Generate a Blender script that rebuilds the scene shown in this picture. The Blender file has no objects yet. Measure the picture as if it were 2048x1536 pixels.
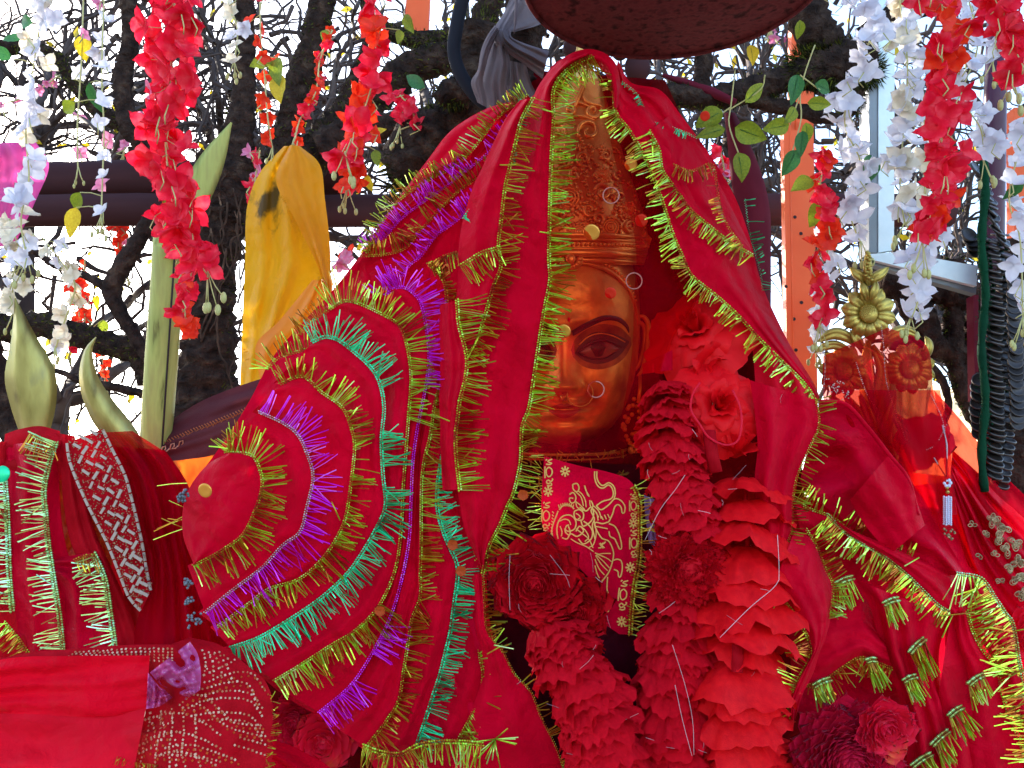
import bpy, math, random
from mathutils import Vector, Matrix, Euler, noise
random.seed(7)
R = random.Random(11)
PI = math.pi
sc = bpy.context.scene
# ------------------------------------------------------------------ camera, world, sun, exposure
PITCH = math.radians(9.0); CAM = Vector((0, 0, 1.55)); F = 1774.0
camd = bpy.data.cameras.new('camera'); cam = bpy.data.objects.new('camera', camd)
sc.collection.objects.link(cam); sc.camera = cam
cam.location = CAM; cam.rotation_euler = (PI/2 + PITCH, 0, 0)
camd.sensor_width = 36; camd.lens = 36*F/2048; camd.clip_start = 0.05; camd.clip_end = 3000
SUN_EL, SUN_AZ = 22.0, -36.0          # degrees; azimuth from +Y towards +X
world = bpy.data.worlds.new('World'); sc.world = world; world.use_nodes = True
wn = world.node_tree; bg = wn.nodes['Background']
sky = wn.nodes.new('ShaderNodeTexSky'); sky.sky_type = 'NISHITA'; sky.sun_disc = False
sky.sun_elevation = math.radians(SUN_EL); sky.sun_rotation = math.radians(SUN_AZ)
sky.air_density = 1.0; sky.dust_density = 3.0; sky.ozone_density = 1.0; sky.altitude = 1500
wn.links.new(sky.outputs[0], bg.inputs[0]); bg.inputs[1].default_value = 0.15
sund = bpy.data.lights.new('sun', 'SUN'); sun = bpy.data.objects.new('sun', sund); sc.collection.objects.link(sun)
sund.energy = 3.4; sund.angle = math.radians(0.5); sund.color = (1.0, 0.9, 0.76)
sdir = Vector((math.sin(math.radians(SUN_AZ))*math.cos(math.radians(SUN_EL)), math.cos(math.radians(SUN_AZ))*math.cos(math.radians(SUN_EL)), math.sin(math.radians(SUN_EL))))
sun.rotation_euler = sdir.to_track_quat('Z', 'Y').to_euler(); sun.location = (-3, 6, 6)
sc.view_settings.view_transform = 'Standard'; sc.view_settings.look = 'None'
sc.view_settings.exposure = 2.25; sc.view_settings.gamma = 1.0; sc.view_settings.use_curve_mapping = False
sc.render.engine = 'CYCLES'; sc.cycles.transparent_max_bounces = 16; sc.cycles.max_bounces = 8
# ------------------------------------------------------------------ helpers
cp, sp = math.cos(PITCH), math.sin(PITCH)
BASIS = Matrix(((1, 0, 0), (0, -sp, -cp), (0, cp, -sp))).to_4x4()      # x right, y up, z toward the viewer's side
def P(px, py, d):
    x = (px-1024)/F*d; z = -(py-768)/F*d
    return Vector((CAM.x + x, CAM.y + d*cp - z*sp, CAM.z + d*sp + z*cp))
def ss(a, b, x):
    t = max(0., min(1., (x-a)/(b-a))); return t*t*(3-2*t)
def D(x, y):                                                            # depth of the draped idol's front
    return 1.36 + 0.13*((x-1120)/620)**2*(1-0.75*ss(500, 900, y)) - 0.07*ss(700, 1400, y)
def N(x, y, z=0.0): return noise.noise(Vector((x, y, z)))
def cm(pts, n):                                                         # smooth curve through points, n+1 even samples
    k = len(pts[0]); pts = [tuple(p) for p in pts]
    if len(pts) == 2: return [tuple(pts[0][c]+(pts[1][c]-pts[0][c])*i/n for c in range(k)) for i in range(n+1)]
    q = [tuple(2*pts[0][c]-pts[1][c] for c in range(k))]+pts+[tuple(2*pts[-1][c]-pts[-2][c] for c in range(k))]
    fine = []
    for i in range(1, len(q)-2):
        for s in range(12):
            t = s/12; o = []
            for c in range(k):
                a, b, e, f = q[i-1][c], q[i][c], q[i+1][c], q[i+2][c]
                o.append(.5*((2*b)+(e-a)*t+(2*a-5*b+4*e-f)*t*t+(3*b-a-3*e+f)*t**3))
            fine.append(tuple(o))
    fine.append(pts[-1])
    L = [0.]
    for a, b in zip(fine, fine[1:]): L.append(L[-1]+math.hypot(a[0]-b[0], a[1]-b[1])+(abs(a[2]-b[2])*300 if k > 2 else 0)+1e-6)
    out = []; j = 0
    for i in range(n+1):
        s = L[-1]*i/n
        while j < len(L)-2 and L[j+1] < s: j += 1
        t = (s-L[j])/(L[j+1]-L[j]); out.append(tuple(fine[j][c]+(fine[j+1][c]-fine[j][c])*t for c in range(k)))
    return out
def clen(pts): return sum(math.hypot(a[0]-b[0], a[1]-b[1]) for a, b in zip(pts, pts[1:]))
def C(pts, off=0.0, n=60):
    return [(x, y, D(x, y)+off) for x, y in cm([p[:2] for p in pts], n)]
COL = sc.collection
def tag(o, label=None, cat=None, group=None, kind=None):
    if label: o['label'] = label
    if cat: o['category'] = cat
    if group: o['group'] = group
    if kind: o['kind'] = kind
    return o
def thing(name, label, cat, loc, group=None):
    o = bpy.data.objects.new(name, None); COL.objects.link(o); o.location = loc; o.empty_display_size = .05
    return tag(o, label, cat, group)
class MB:
    def __init__(s): s.v = []; s.f = []
    def grid(s, rows, closed=False):
        b = len(s.v); m = len(rows[0])
        for r in rows: s.v.extend(r)
        for i in range(len(rows)-1):
            for j in range(m-1 if not closed else m):
                j2 = (j+1) % m
                s.f.append((b+i*m+j, b+i*m+j2, b+(i+1)*m+j2, b+(i+1)*m+j))
        return s
    def tube(s, pts, rad, n=6, cap=True, bump=0., seed=0.):            # pts: world Vectors
        rows = []; up = Vector((0.13, 0.21, .97)); m = len(pts); prev = None
        for i, p in enumerate(pts):
            t = (pts[min(i+1, m-1)]-pts[max(i-1, 0)])
            t = t.normalized() if t.length > 1e-9 else Vector((0, 0, 1))
            if prev is None:
                a = t.cross(up)
                if a.length < .1: a = t.cross(Vector((1, 0, 0)))
            else: a = prev - t*prev.dot(t)
            a.normalize(); prev = a; b = t.cross(a); r = rad[i] if hasattr(rad, '__len__') else rad
            row = []
            for k in range(n):
                w = 2*PI*k/n; q = a*math.cos(w)+b*math.sin(w); rr = r
                if bump: rr = r*(1+bump*noise.noise((p+q*r)*(1.3/max(r, .004))+Vector((seed, 0, 0)))+.6*bump*noise.noise((p+q*r)*(4/max(r, .004))))
                row.append(p+q*rr)
            rows.append(row)
        b0 = len(s.v); s.grid(rows, True)
        if cap and n > 2:
            s.f.append(tuple(b0+k for k in range(n))[::-1]); e = len(s.v)-n; s.f.append(tuple(e+k for k in range(n)))
        return s
    def box(s, c, dx, dy, dz):                                          # centre and three half-axis vectors
        b = len(s.v)
        for i in (-1, 1):
            for j in (-1, 1):
                for k in (-1, 1): s.v.append(c+dx*i+dy*j+dz*k)
        s.f += [tuple(b+q for q in f) for f in ((0, 1, 3, 2), (4, 6, 7, 5), (0, 4, 5, 1), (2, 3, 7, 6), (0, 2, 6, 4), (1, 5, 7, 3))]
        return s
    def octa(s, c, r, ax=None, st=1.):
        b = len(s.v); ax = ax or Vector((0, 0, 1)); u = ax.orthogonal().normalized(); w = ax.cross(u).normalized()
        s.v += [c+ax*r*st, c-ax*r*st, c+u*r, c-u*r, c+w*r, c-w*r]
        s.f += [(b+i, b+j, b+k) for i, j, k in ((0, 2, 4), (0, 4, 3), (0, 3, 5), (0, 5, 2), (1, 4, 2), (1, 3, 4), (1, 5, 3), (1, 2, 5))]
        return s
    def ball(s, c, rx, ry, rz, n=10, m=7, M=None):
        rows = []
        for i in range(m+1):
            a = PI*i/m
            row = []
            for k in range(n):
                w = 2*PI*k/n; q = Vector((rx*math.sin(a)*math.cos(w), ry*math.sin(a)*math.sin(w), rz*math.cos(a)))
                row.append(c+(M @ q if M else q))
            rows.append(row)
        return s.grid(rows, True)
    def mesh(s, name, mat, smooth=True, origin=None):
        me = bpy.data.meshes.new(name); o = origin or Vector((0, 0, 0))
        me.from_pydata([tuple(Vector(v)-o) for v in s.v], [], s.f); me.materials.append(mat)
        if smooth: me.polygons.foreach_set('use_smooth', [True]*len(me.polygons))
        me.update(); return me
    def build(s, name, mat, parent=None, smooth=True, **kw):
        loc = parent['_o'] if parent is not None and '_o' in parent else (parent.location if parent is not None else Vector((0, 0, 0)))
        loc = Vector(loc)
        if parent is None:
            n = max(1, len(s.v)); loc = sum((Vector(v) for v in s.v), Vector())/n; loc.z = min(Vector(v).z for v in s.v)
        o = bpy.data.objects.new(name, s.mesh(name, mat, smooth, loc)); COL.objects.link(o)
        if parent is not None:
            o.parent = parent
            if parent.type == 'MESH': pass
        else: o.location = loc
        o['_o'] = tuple(loc)
        tag(o, **kw); return o
def inst(mesh, name, parent, M, **kw):
    o = bpy.data.objects.new(name, mesh); COL.objects.link(o)
    if parent is not None:
        o.parent = parent; lo = Vector(parent['_o']) if '_o' in parent else parent.location
        o.matrix_basis = Matrix.Translation(-lo) @ M
    else: o.matrix_basis = M
    return tag(o, **kw)
def PM(px, py, d, size_px, rx=0, ry=0, rz=0):                            # placement facing the viewer's side, then turned
    s = size_px/F*d
    return Matrix.Translation(P(px, py, d)) @ BASIS @ Euler((rx, ry, rz), 'XYZ').to_matrix().to_4x4() @ Matrix.Diagonal((s, s, s, 1))
def PT(pts): return [P(*p) for p in pts]
def loft(A, B, nu=60, nv=16, bulge=0., fold=0., ff=6., wr=.003, seed=0., pin=5., dfold=0.):
    A = cm(A, nu); B = cm(B, nu); rows = []
    for i in range(nu+1):
        a, b = A[i], B[i]; row = []; u = i/nu; w = math.hypot(a[0]-b[0], a[1]-b[1])
        for j in range(nv+1):
            v = j/nv; x = a[0]+(b[0]-a[0])*v; y = a[1]+(b[1]-a[1])*v; d = a[2]+(b[2]-a[2])*v
            k = min(1, v*pin)
            d -= bulge*math.sin(PI*v)
            d += k*fold*N(v*ff+seed, u*1.3+seed*.7)*1.6
            d += k*dfold*N(v*1.5+seed, u*ff*1.4+v*2+seed*.7)*1.6
            d += k*(wr*N(x/70+seed, y/70)*1.5 + wr*.5*N(x/24, y/24+seed))
            row.append(P(x, y, d))
        rows.append(row)
    return MB().grid(rows)
def braid(curve, w=3.4, off=-.004, mb=None, step=5.):
    mb = mb or MB(); n = max(4, int(clen(curve)/step)); c = cm(curve, n)
    for i in range(n+1):
        a = c[max(0, i-1)]; b = c[min(n, i+1)]; tx, ty = b[0]-a[0], b[1]-a[1]; l = math.hypot(tx, ty) or 1; tx /= l; ty /= l
        x, y, d = c[i]; T = (P(x+tx*5, y+ty*5, d)-P(x, y, d)).normalized()
        for s in (-1, 1):
            q = P(x-ty*s*w*.62+tx*s*step*.25, y+tx*s*w*.62+ty*s*step*.25, d+off+R.uniform(-.0007, .0007))
            mb.octa(q, w*.62*d/F*R.uniform(.8, 1.2), T, 1.25)
    return mb
def fringe(curve, side, L=46, step=4.6, w=3.1, jit=.22, gap=.2, mb=None, seed=0., lift=.010, grav=0., droop=0.):
    mb = mb or MB(); n = max(4, int(clen(curve)/step)); c = cm(curve, n)
    for i in range(n+1):
        x, y, d = c[i]
        g = 1.5*N(i*.09+seed, seed*1.7)
        if R.random() < gap*(1.3+1.6*g): continue
        a = c[max(0, i-2)]; b = c[min(n, i+2)]; tx, ty = b[0]-a[0], b[1]-a[1]; l = math.hypot(tx, ty) or 1
        nx, ny = -ty/l*side, tx/l*side
        nx, ny = nx*(1-grav), ny*(1-grav)+grav
        an = math.atan2(ny, nx)+.5*N(i*.11+seed, 3.1)+.25*N(i*.45+seed, 8.1)+R.gauss(0, jit)
        ll = L*(1+.45*N(i*.07, seed+9))*(R.uniform(.72, 1.1) if R.random() < .88 else R.uniform(.3, .6))
        if R.random() < .05: an += R.uniform(-.9, .9)
        dx, dy = math.cos(an), math.sin(an); bend = R.uniform(-.12, .12)
        lf = lift*R.uniform(.3, 1.5)
        p = []
        for t in (0, .5, 1):
            ox = -dy*bend*ll*t*t; oy = dx*bend*ll*t*t
            p.append(P(x+dx*ll*t+ox, y+dy*ll*t+oy+droop*ll*t*t, d-.003-lf*math.sin(t*PI*.7)))
        mb.tube(p, [w*.5*d/F*R.uniform(.7, 1.25)]*3, 3, cap=False)
    return mb
# ------------------------------------------------------------------ materials
def nt(name):
    m = bpy.data.materials.new(name); m.use_nodes = True; t = m.node_tree; t.nodes.clear(); return m, t
def nd(t, ty, **kw):
    n = t.nodes.new(ty)
    for k, v in kw.items():
        if hasattr(n, k) and not k.startswith('i_'): setattr(n, k, v)
    return n
def ramp(t, src, stops):
    r = t.nodes.new('ShaderNodeValToRGB'); e = r.color_ramp.elements
    while len(e) < len(stops): e.new(.5)
    for k, (p, c) in enumerate(stops): e[k].position = p; e[k].color = (*c, 1)
    t.links.new(src, r.inputs[0]); return r.outputs[0]
def tex(t, scale, detail=3., obj=True, dist=0., stretch=None):
    co = t.nodes.new('ShaderNodeTexCoord'); n = t.nodes.new('ShaderNodeTexNoise'); n.inputs['Scale'].default_value = scale
    n.inputs['Detail'].default_value = detail; n.inputs['Distortion'].default_value = dist
    src = co.outputs['Object']
    if stretch:
        mp = t.nodes.new('ShaderNodeMapping'); mp.inputs['Scale'].default_value = stretch; t.links.new(src, mp.inputs[0]); src = mp.outputs[0]
    t.links.new(src, n.inputs['Vector']); return n.outputs['Fac']
def bump(t, h, s, dist=.002, nrm=None):
    b = t.nodes.new('ShaderNodeBump'); b.inputs['Strength'].default_value = s; b.inputs['Distance'].default_value = dist
    t.links.new(h, b.inputs['Height'])
    if nrm: t.links.new(nrm, b.inputs['Normal'])
    return b.outputs[0]
def pbr(name, stops, rough=.5, metal=0., nscale=6., trans=0., bs=.3, bscale=80., bdist=.002, sheen=0., spec=.5, island=False, tcol=None, sheer=0., shcol=(1, .2, .15), stretch=None, coat=0., crease=0., tint=None):
    m, t = nt(name); out = nd(t, 'ShaderNodeOutputMaterial'); b = nd(t, 'ShaderNodeBsdfPrincipled')
    if island:
        g = nd(t, 'ShaderNodeNewGeometry'); src = g.outputs['Random Per Island']
        if island == 'mix':
            mx = nd(t, 'ShaderNodeMath'); mx.operation = 'MULTIPLY_ADD'; mx.inputs[1].default_value = .55
            nn = tex(t, nscale, 2); m2 = nd(t, 'ShaderNodeMath'); m2.operation = 'MULTIPLY_ADD'; m2.inputs[1].default_value = 1.5; m2.inputs[2].default_value = -.54
            t.links.new(nn, m2.inputs[0]); t.links.new(src, mx.inputs[0]); t.links.new(m2.outputs[0], mx.inputs[2]); src = mx.outputs[0]
    else: src = tex(t, nscale, 5, stretch=stretch)
    c = ramp(t, src, stops); t.links.new(c, b.inputs['Base Color'])
    b.inputs['Roughness'].default_value = rough; b.inputs['Metallic'].default_value = metal
    b.inputs['Specular IOR Level'].default_value = spec; b.inputs['Sheen Weight'].default_value = sheen; b.inputs['Coat Weight'].default_value = coat
    if tint: b.inputs['Specular Tint'].default_value = (*tint, 1)
    nrm = None
    if crease:
        nrm = bump(t, tex(t, 6, 3, dist=.5), crease, .045); nrm = bump(t, tex(t, 24, 5, dist=.4), crease*.8, .012, nrm)
    if bs: nrm = bump(t, tex(t, bscale, 4, stretch=stretch), bs, bdist, nrm)
    if nrm: t.links.new(nrm, b.inputs['Normal'])
    sh = b.outputs[0]
    if trans:
        tr = nd(t, 'ShaderNodeBsdfTranslucent'); mx = nd(t, 'ShaderNodeMixShader'); mx.inputs[0].default_value = trans
        if tcol: tr.inputs[0].default_value = (*tcol, 1)
        else: t.links.new(c, tr.inputs[0])
        t.links.new(sh, mx.inputs[1]); t.links.new(tr.outputs[0], mx.inputs[2]); sh = mx.outputs[0]
    if sheer:
        tp = nd(t, 'ShaderNodeBsdfTransparent'); tp.inputs[0].default_value = (*shcol, 1)
        mx = nd(t, 'ShaderNodeMixShader'); mx.inputs[0].default_value = sheer
        t.links.new(sh, mx.inputs[1]); t.links.new(tp.outputs[0], mx.inputs[2]); sh = mx.outputs[0]
    t.links.new(sh, out.inputs[0]); return m
M = {}
def red(name, a, b, **k): return pbr(name, [(.28, tuple(x*.82 for x in a)), (.5, a), (.75, b)], rough=k.pop('rough', .62), trans=k.pop('trans', .22), bs=.35, bscale=k.pop('bscale', 420.), bdist=.0012, nscale=9, crease=k.pop('crease', .95), sheen=.0, tint=(1., .03, .06), spec=k.pop('spec', .4), **k)
M['red'] = red('red cotton', (.64, .0008, .018), (.78, .0012, .028))
M['red2'] = red('crimson satin', (.58, .0008, .02), (.72, .001, .03), rough=.5)
M['red3'] = red('scarlet cloth', (.7, .006, .022), (.8, .01, .03))
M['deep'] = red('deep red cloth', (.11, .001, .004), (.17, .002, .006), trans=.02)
M['plain1'] = red('plain scarlet cotton', (.72, .002, .014), (.8, .003, .018), trans=.03)
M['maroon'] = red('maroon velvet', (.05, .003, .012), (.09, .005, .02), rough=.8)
M['sheer'] = red('sheer red veil', (.55, .0, .015), (.65, .002, .02), sheer=.82, shcol=(1., .5, .36), rough=.7, trans=.4)
M['sheer3'] = red('red net over gold', (.6, .0, .02), (.7, .002, .03), sheer=.55, shcol=(.95, .32, .22), rough=.7, trans=.4)
M['sheer2'] = red('sheer red net', (.6, .0, .02), (.7, .002, .03), sheer=.55, shcol=(.95, .2, .14), rough=.7, trans=.4)
M['badge'] = red('red satin', (.6, .001, .025), (.7, .002, .035), rough=.45, trans=.1, spec=.15)
M['yellow'] = pbr('yellow satin', [(.35, (.72, .33, .004)), (.7, (.82, .42, .005))], rough=.5, trans=.4, spec=.2, crease=.7, nscale=4, bscale=300, bs=.3)
M['orange'] = pbr('orange cloth', [(.3, (.6, .07, .008)), (.7, (.75, .16, .012))], rough=.7, trans=.5, nscale=20)
M['grey'] = pbr('grey faded cotton', [(.3, (.1, .07, .075)), (.7, (.17, .125, .13))], rough=.9, trans=.1, nscale=12, bs=.5, bscale=350)
M['pink'] = pbr('pink cloth', [(.3, (.55, .05, .22)), (.7, (.65, .1, .4))], rough=.6, trans=.4, nscale=8)
M['cream'] = pbr('cream cloth', [(.3, (.8, .7, .42)), (.7, (.85, .8, .6))], rough=.8, trans=.5)
M['mintc'] = pbr('pale green cloth', [(.3, (.3, .7, .5)), (.7, (.4, .75, .6))], rough=.8, trans=.4)
def tin(name, stops, metal=.75, rough=.3, sc_=14.): return pbr(name, stops, rough=rough, metal=metal, island='mix', nscale=sc_, bs=0, spec=.6)
M['t_lime'] = tin('lime gold tinsel', [(.05, (.25, .04, .004)), (.3, (.5, .2, .012)), (.45, (.42, .5, .02)), (.62, (.5, .9, .06)), (.95, (.75, 1., .4))])
M['t_gold'] = tin('orange gold tinsel', [(.05, (.3, .04, .004)), (.42, (.6, .24, .015)), (.62, (.62, .6, .04)), (.85, (.6, .95, .15))])
M['t_purple'] = tin('purple tinsel', [(.08, (.5, .0, .2)), (.32, (.62, .005, .6)), (.55, (.78, .02, .95)), (.9, (.9, .3, 1.))], metal=.3)
M['t_green'] = tin('green tinsel', [(.08, (.01, .12, .04)), (.32, (.0, .35, .12)), (.5, (.0, .78, .32)), (.9, (.06, .98, .55))], metal=.3)
M['t_mint'] = tin('pale green tinsel', [(.08, (.3, .16, .03)), (.35, (.36, .5, .12)), (.6, (.38, .7, .28)), (.95, (.5, .9, .6))])
M['silver'] = pbr('silver foil', [(.2, (.4, .34, .3)), (.8, (.68, .66, .64))], metal=.8, rough=.3, island=True, bs=0)
M['ring'] = pbr('dull copper ring', [(.3, (.4, .12, .09)), (.7, (.5, .18, .13))], rough=.4, bs=0)
M['coppergold'] = pbr('orange gold sequin', [(.3, (.75, .3, .04)), (.7, (.95, .5, .08))], metal=.5, rough=.3, bs=.2, bscale=200)
M['thread'] = pbr('pale thread', [(.2, (.3, .15, .18)), (.8, (.6, .5, .52))], rough=.4, island=True, bs=0)
M['gold'] = pbr('old gold paint', [(.3, (.36, .25, .05)), (.6, (.5, .37, .08)), (.75, (.22, .14, .03))], metal=.75, rough=.42, nscale=25, bs=.4, bscale=120)
M['brass'] = pbr('aged brass', [(.3, (.13, .09, .02)), (.42, (.3, .25, .06)), (.58, (.42, .36, .1)), (.72, (.26, .24, .1))], metal=.5, rough=.42, nscale=24, bs=.8, bscale=70, stretch=(1, 1, .35))
M['face'] = pbr('gilded bronze skin', [(.3, (.26, .08, .015)), (.44, (.55, .24, .045)), (.56, (.82, .46, .09)), (.7, (.4, .14, .025))], metal=.6, rough=.4, nscale=10, bs=.5, bscale=42, bdist=.005, crease=.12)
M['crown'] = pbr('red brown bronze', [(.3, (.6, .28, .05)), (.7, (.95, .58, .16))], metal=.7, rough=.32, nscale=22, bs=.3, bscale=140)
M['shade'] = pbr('brown eye shadow', [(.3, (.12, .035, .015)), (.5, (.26, .09, .025)), (.7, (.4, .17, .045))], metal=.3, rough=.5, nscale=30, bs=.3)
M['lip'] = pbr('dull red lips', [(.3, (.25, .05, .03)), (.7, (.32, .07, .035))], rough=.4, bs=.1)
M['ink'] = pbr('black eye paint', [(.3, (.012, .006, .01)), (.7, (.03, .012, .02))], rough=.4, bs=.1)
M['lid'] = pbr('plum eye shadow', [(.3, (.035, .01, .014)), (.7, (.07, .018, .022))], rough=.5, bs=.1)
M['eyew'] = pbr('dark eye white', [(.3, (.14, .06, .06)), (.7, (.22, .11, .1))], rough=.25, bs=0)
M['bark'] = pbr('dark rough bark', [(.3, (.016, .011, .01)), (.55, (.045, .028, .022)), (.75, (.1, .065, .045))], rough=.95, nscale=35, bs=1., bscale=70, bdist=.02, spec=.05)
M['twig'] = pbr('grey brown twigs', [(.3, (.045, .034, .034)), (.7, (.11, .08, .07))], rough=.9, bs=0, spec=.2)
M['moss'] = pbr('green black moss', [(.2, (.012, .014, .006)), (.6, (.03, .035, .008)), (.9, (.1, .11, .01))], rough=.95, island=True, bs=0, spec=.1)
M['rail'] = pbr('dark red brown painted wood', [(.3, (.045, .018, .02)), (.7, (.075, .03, .032))], rough=.7, spec=.06, nscale=10, bs=.5, bscale=40, stretch=(.1, 1, 1))
M['steel'] = pbr('pale blue grey painted steel', [(.3, (.55, .65, .7)), (.7, (.65, .74, .78))], rough=.35, metal=.2, nscale=30, bs=.2)
M['steeld'] = pbr('dark steel', [(.3, (.12, .14, .16)), (.7, (.2, .22, .25))], rough=.4, metal=.4)
M['salmon'] = pbr('salmon orange painted metal', [(.3, (.85, .11, .03)), (.7, (.92, .16, .05))], spec=.2, rough=.5, nscale=8, bs=.15)
M['hole'] = pbr('dark hole', [(.3, (.02, .01, .01)), (.7, (.04, .02, .02))], rough=.9, bs=0)
M['mpost'] = pbr('maroon painted wood', [(.3, (.1, .008, .018)), (.7, (.14, .014, .026))], rough=.7, spec=.06, nscale=14, bs=.3, bscale=60)
M['rust'] = pbr('reddish brown rusted metal', [(.3, (.13, .03, .035)), (.5, (.19, .045, .05)), (.68, (.05, .016, .018))], spec=.1, rough=.85, nscale=60, bs=.8, bscale=90, bdist=.004)
M['coin'] = pbr('dull steel coins', [(.1, (.03, .027, .025)), (.7, (.09, .075, .07)), (.95, (.3, .2, .17))], rough=.33, metal=.8, island=True, bs=.2)
M['dgreen'] = pbr('dark green cord', [(.3, (.002, .03, .014)), (.7, (.004, .06, .024))], spec=.1, rough=.8, bscale=200, bs=.8)
M['fred'] = pbr('red silk petals', [(.3, (.84, .003, .04)), (.5, (.9, .02, .06)), (.72, (.95, .12, .16))], spec=.2, rough=.5, trans=.45, nscale=2.5, bs=.3, bscale=60)
M['fhot'] = pbr('scarlet silk petals', [(.3, (.85, .03, .01)), (.7, (.95, .07, .015))], rough=.5, trans=.5, nscale=2.5, bs=.2)
M['fwhite'] = pbr('white silk petals', [(.3, (.7, .7, .78)), (.7, (.82, .8, .84))], rough=.6, trans=.4, nscale=2.5, bs=.2)
M['fcream'] = pbr('cream silk petals', [(.3, (.75, .68, .5)), (.7, (.82, .74, .62))], rough=.6, trans=.4, nscale=2.5, bs=.2)
M['fpink'] = pbr('pink silk petals', [(.3, (.8, .2, .4)), (.7, (.85, .4, .55))], rough=.6, trans=.45, nscale=2.5, bs=.2)
M['rose'] = pbr('deep red rose petals', [(.3, (.72, .002, .008)), (.7, (.9, .008, .012))], rough=.5, spec=.12, trans=.15, nscale=14, bs=.4, bscale=90)
M['crepe'] = pbr('crepe garland petals', [(.2, (.72, .001, .012)), (.8, (.92, .004, .022))], spec=.12, rough=.7, trans=.25, nscale=24, bs=.6, bscale=160, bdist=.004)
M['dahl'] = pbr('dark crimson petals', [(.2, (.56, .001, .01)), (.8, (.8, .003, .016))], spec=.15, rough=.7, trans=.2, nscale=14, bs=.3)
M['magenta'] = pbr('magenta petals', [(.2, (.6, .003, .035)), (.8, (.9, .006, .08))], rough=.6, trans=.25, bs=.3)
M['violet'] = pbr('violet petals', [(.3, (.12, .03, .4)), (.7, (.2, .06, .55))], rough=.6, trans=.25, bs=.2)
M['coral'] = pbr('coral petals', [(.35, (.9, .006, .06)), (.58, (.95, .02, .07)), (.72, (.85, .2, .03))], rough=.6, trans=.3, nscale=18, bs=.2)
M['leaf'] = pbr('yellow green leaves', [(.3, (.14, .22, .015)), (.7, (.3, .36, .02))], rough=.5, trans=.45, nscale=15, bs=.3)
M['leafd'] = pbr('deep green leaves', [(.3, (.02, .12, .03)), (.7, (.05, .2, .04))], rough=.5, trans=.35, nscale=15, bs=.3)
M['leafy'] = pbr('yellow leaves', [(.3, (.6, .4, .01)), (.7, (.75, .6, .03))], rough=.5, trans=.5, nscale=15, bs=.3)
M['stem'] = pbr('pale green stems', [(.3, (.4, .38, .12)), (.7, (.55, .5, .2))], rough=.6, bs=0)
M['bamboo'] = pbr('pale green pole', [(.3, (.12, .11, .03)), (.4, (.34, .36, .09)), (.52, (.44, .45, .12)), (.68, (.36, .34, .1))], rough=.6, spec=.2, nscale=60, bs=.8, bscale=90, stretch=(1, 1, .07))
M['print'] = pbr('flat gold print', [(.3, (.75, .42, .1)), (.7, (.85, .52, .14))], rough=.4, metal=.2, bs=0)
M['lav'] = pbr('lavender cloth', [(.3, (.32, .28, .7)), (.7, (.4, .36, .78))], rough=.7, trans=.2, bs=.5, bscale=300)
M['dot'] = pbr('cream dots', [(.2, (.5, .14, .06)), (.8, (.7, .42, .28))], rough=.8, bs=0, island=True)
M['band'] = pbr('dark red printed cotton', [(.3, (.36, .002, .007)), (.7, (.52, .004, .014))], spec=.06, crease=.5, rough=.7, trans=.15, nscale=30, bs=.4, bscale=300)
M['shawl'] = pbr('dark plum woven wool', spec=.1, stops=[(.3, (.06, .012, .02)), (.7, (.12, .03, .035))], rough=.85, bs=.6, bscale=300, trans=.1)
M['cello'] = pbr('pink cellophane', [(.3, (.6, .05, .3)), (.7, (.75, .2, .5))], rough=.15, spec=.9, bs=.6, bscale=25, bdist=.01, sheer=.35, shcol=(.95, .4, .6))
M['pearl'] = pbr('blue white pearls', [(.3, (.55, .58, .75)), (.7, (.7, .72, .85))], rough=.25, bs=0)
M['lace'] = pbr('beige gold embroidery', [(.2, (.2, .12, .05)), (.8, (.5, .38, .2))], rough=.4, metal=.4, island=True, bs=0)
M['ground'] = pbr('trodden earth and gravel', [(.3, (.07, .055, .04)), (.5, (.11, .09, .07)), (.7, (.15, .13, .1))], rough=.95, nscale=3, bs=.8, bscale=20, bdist=.03)
M['stone'] = pbr('whitewashed stone', [(.3, (.3, .27, .24)), (.7, (.42, .39, .35))], rough=.9, nscale=5, bs=.6, bscale=30, bdist=.01)
# ------------------------------------------------------------------ ground and plinth
def sheet(name, x0, x1, y0, y1, z, mat, n=60, amp=0.):
    rows = [[Vector((x0+(x1-x0)*j/n, y0+(y1-y0)*i/n, z+amp*N((x0+(x1-x0)*j/n)*.4, (y0+(y1-y0)*i/n)*.4))) for j in range(n+1)] for i in range(n+1)]
    o = MB().grid(rows).build(name, mat, None); return tag(o, kind='structure')
sheet('ground', -400, 400, -400, 400, -.05, M['ground'], 80)
pm = MB(); pm.box(Vector((0, 1.95, .46)), Vector((1.35, 0, 0)), Vector((0, .75, 0)), Vector((0, 0, .46)))
pl = pm.build('stone_plinth', M['stone'], None, smooth=False)
tag(pl, 'whitewashed stone plinth under the draped idol, below the cloths', 'plinth')
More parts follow.
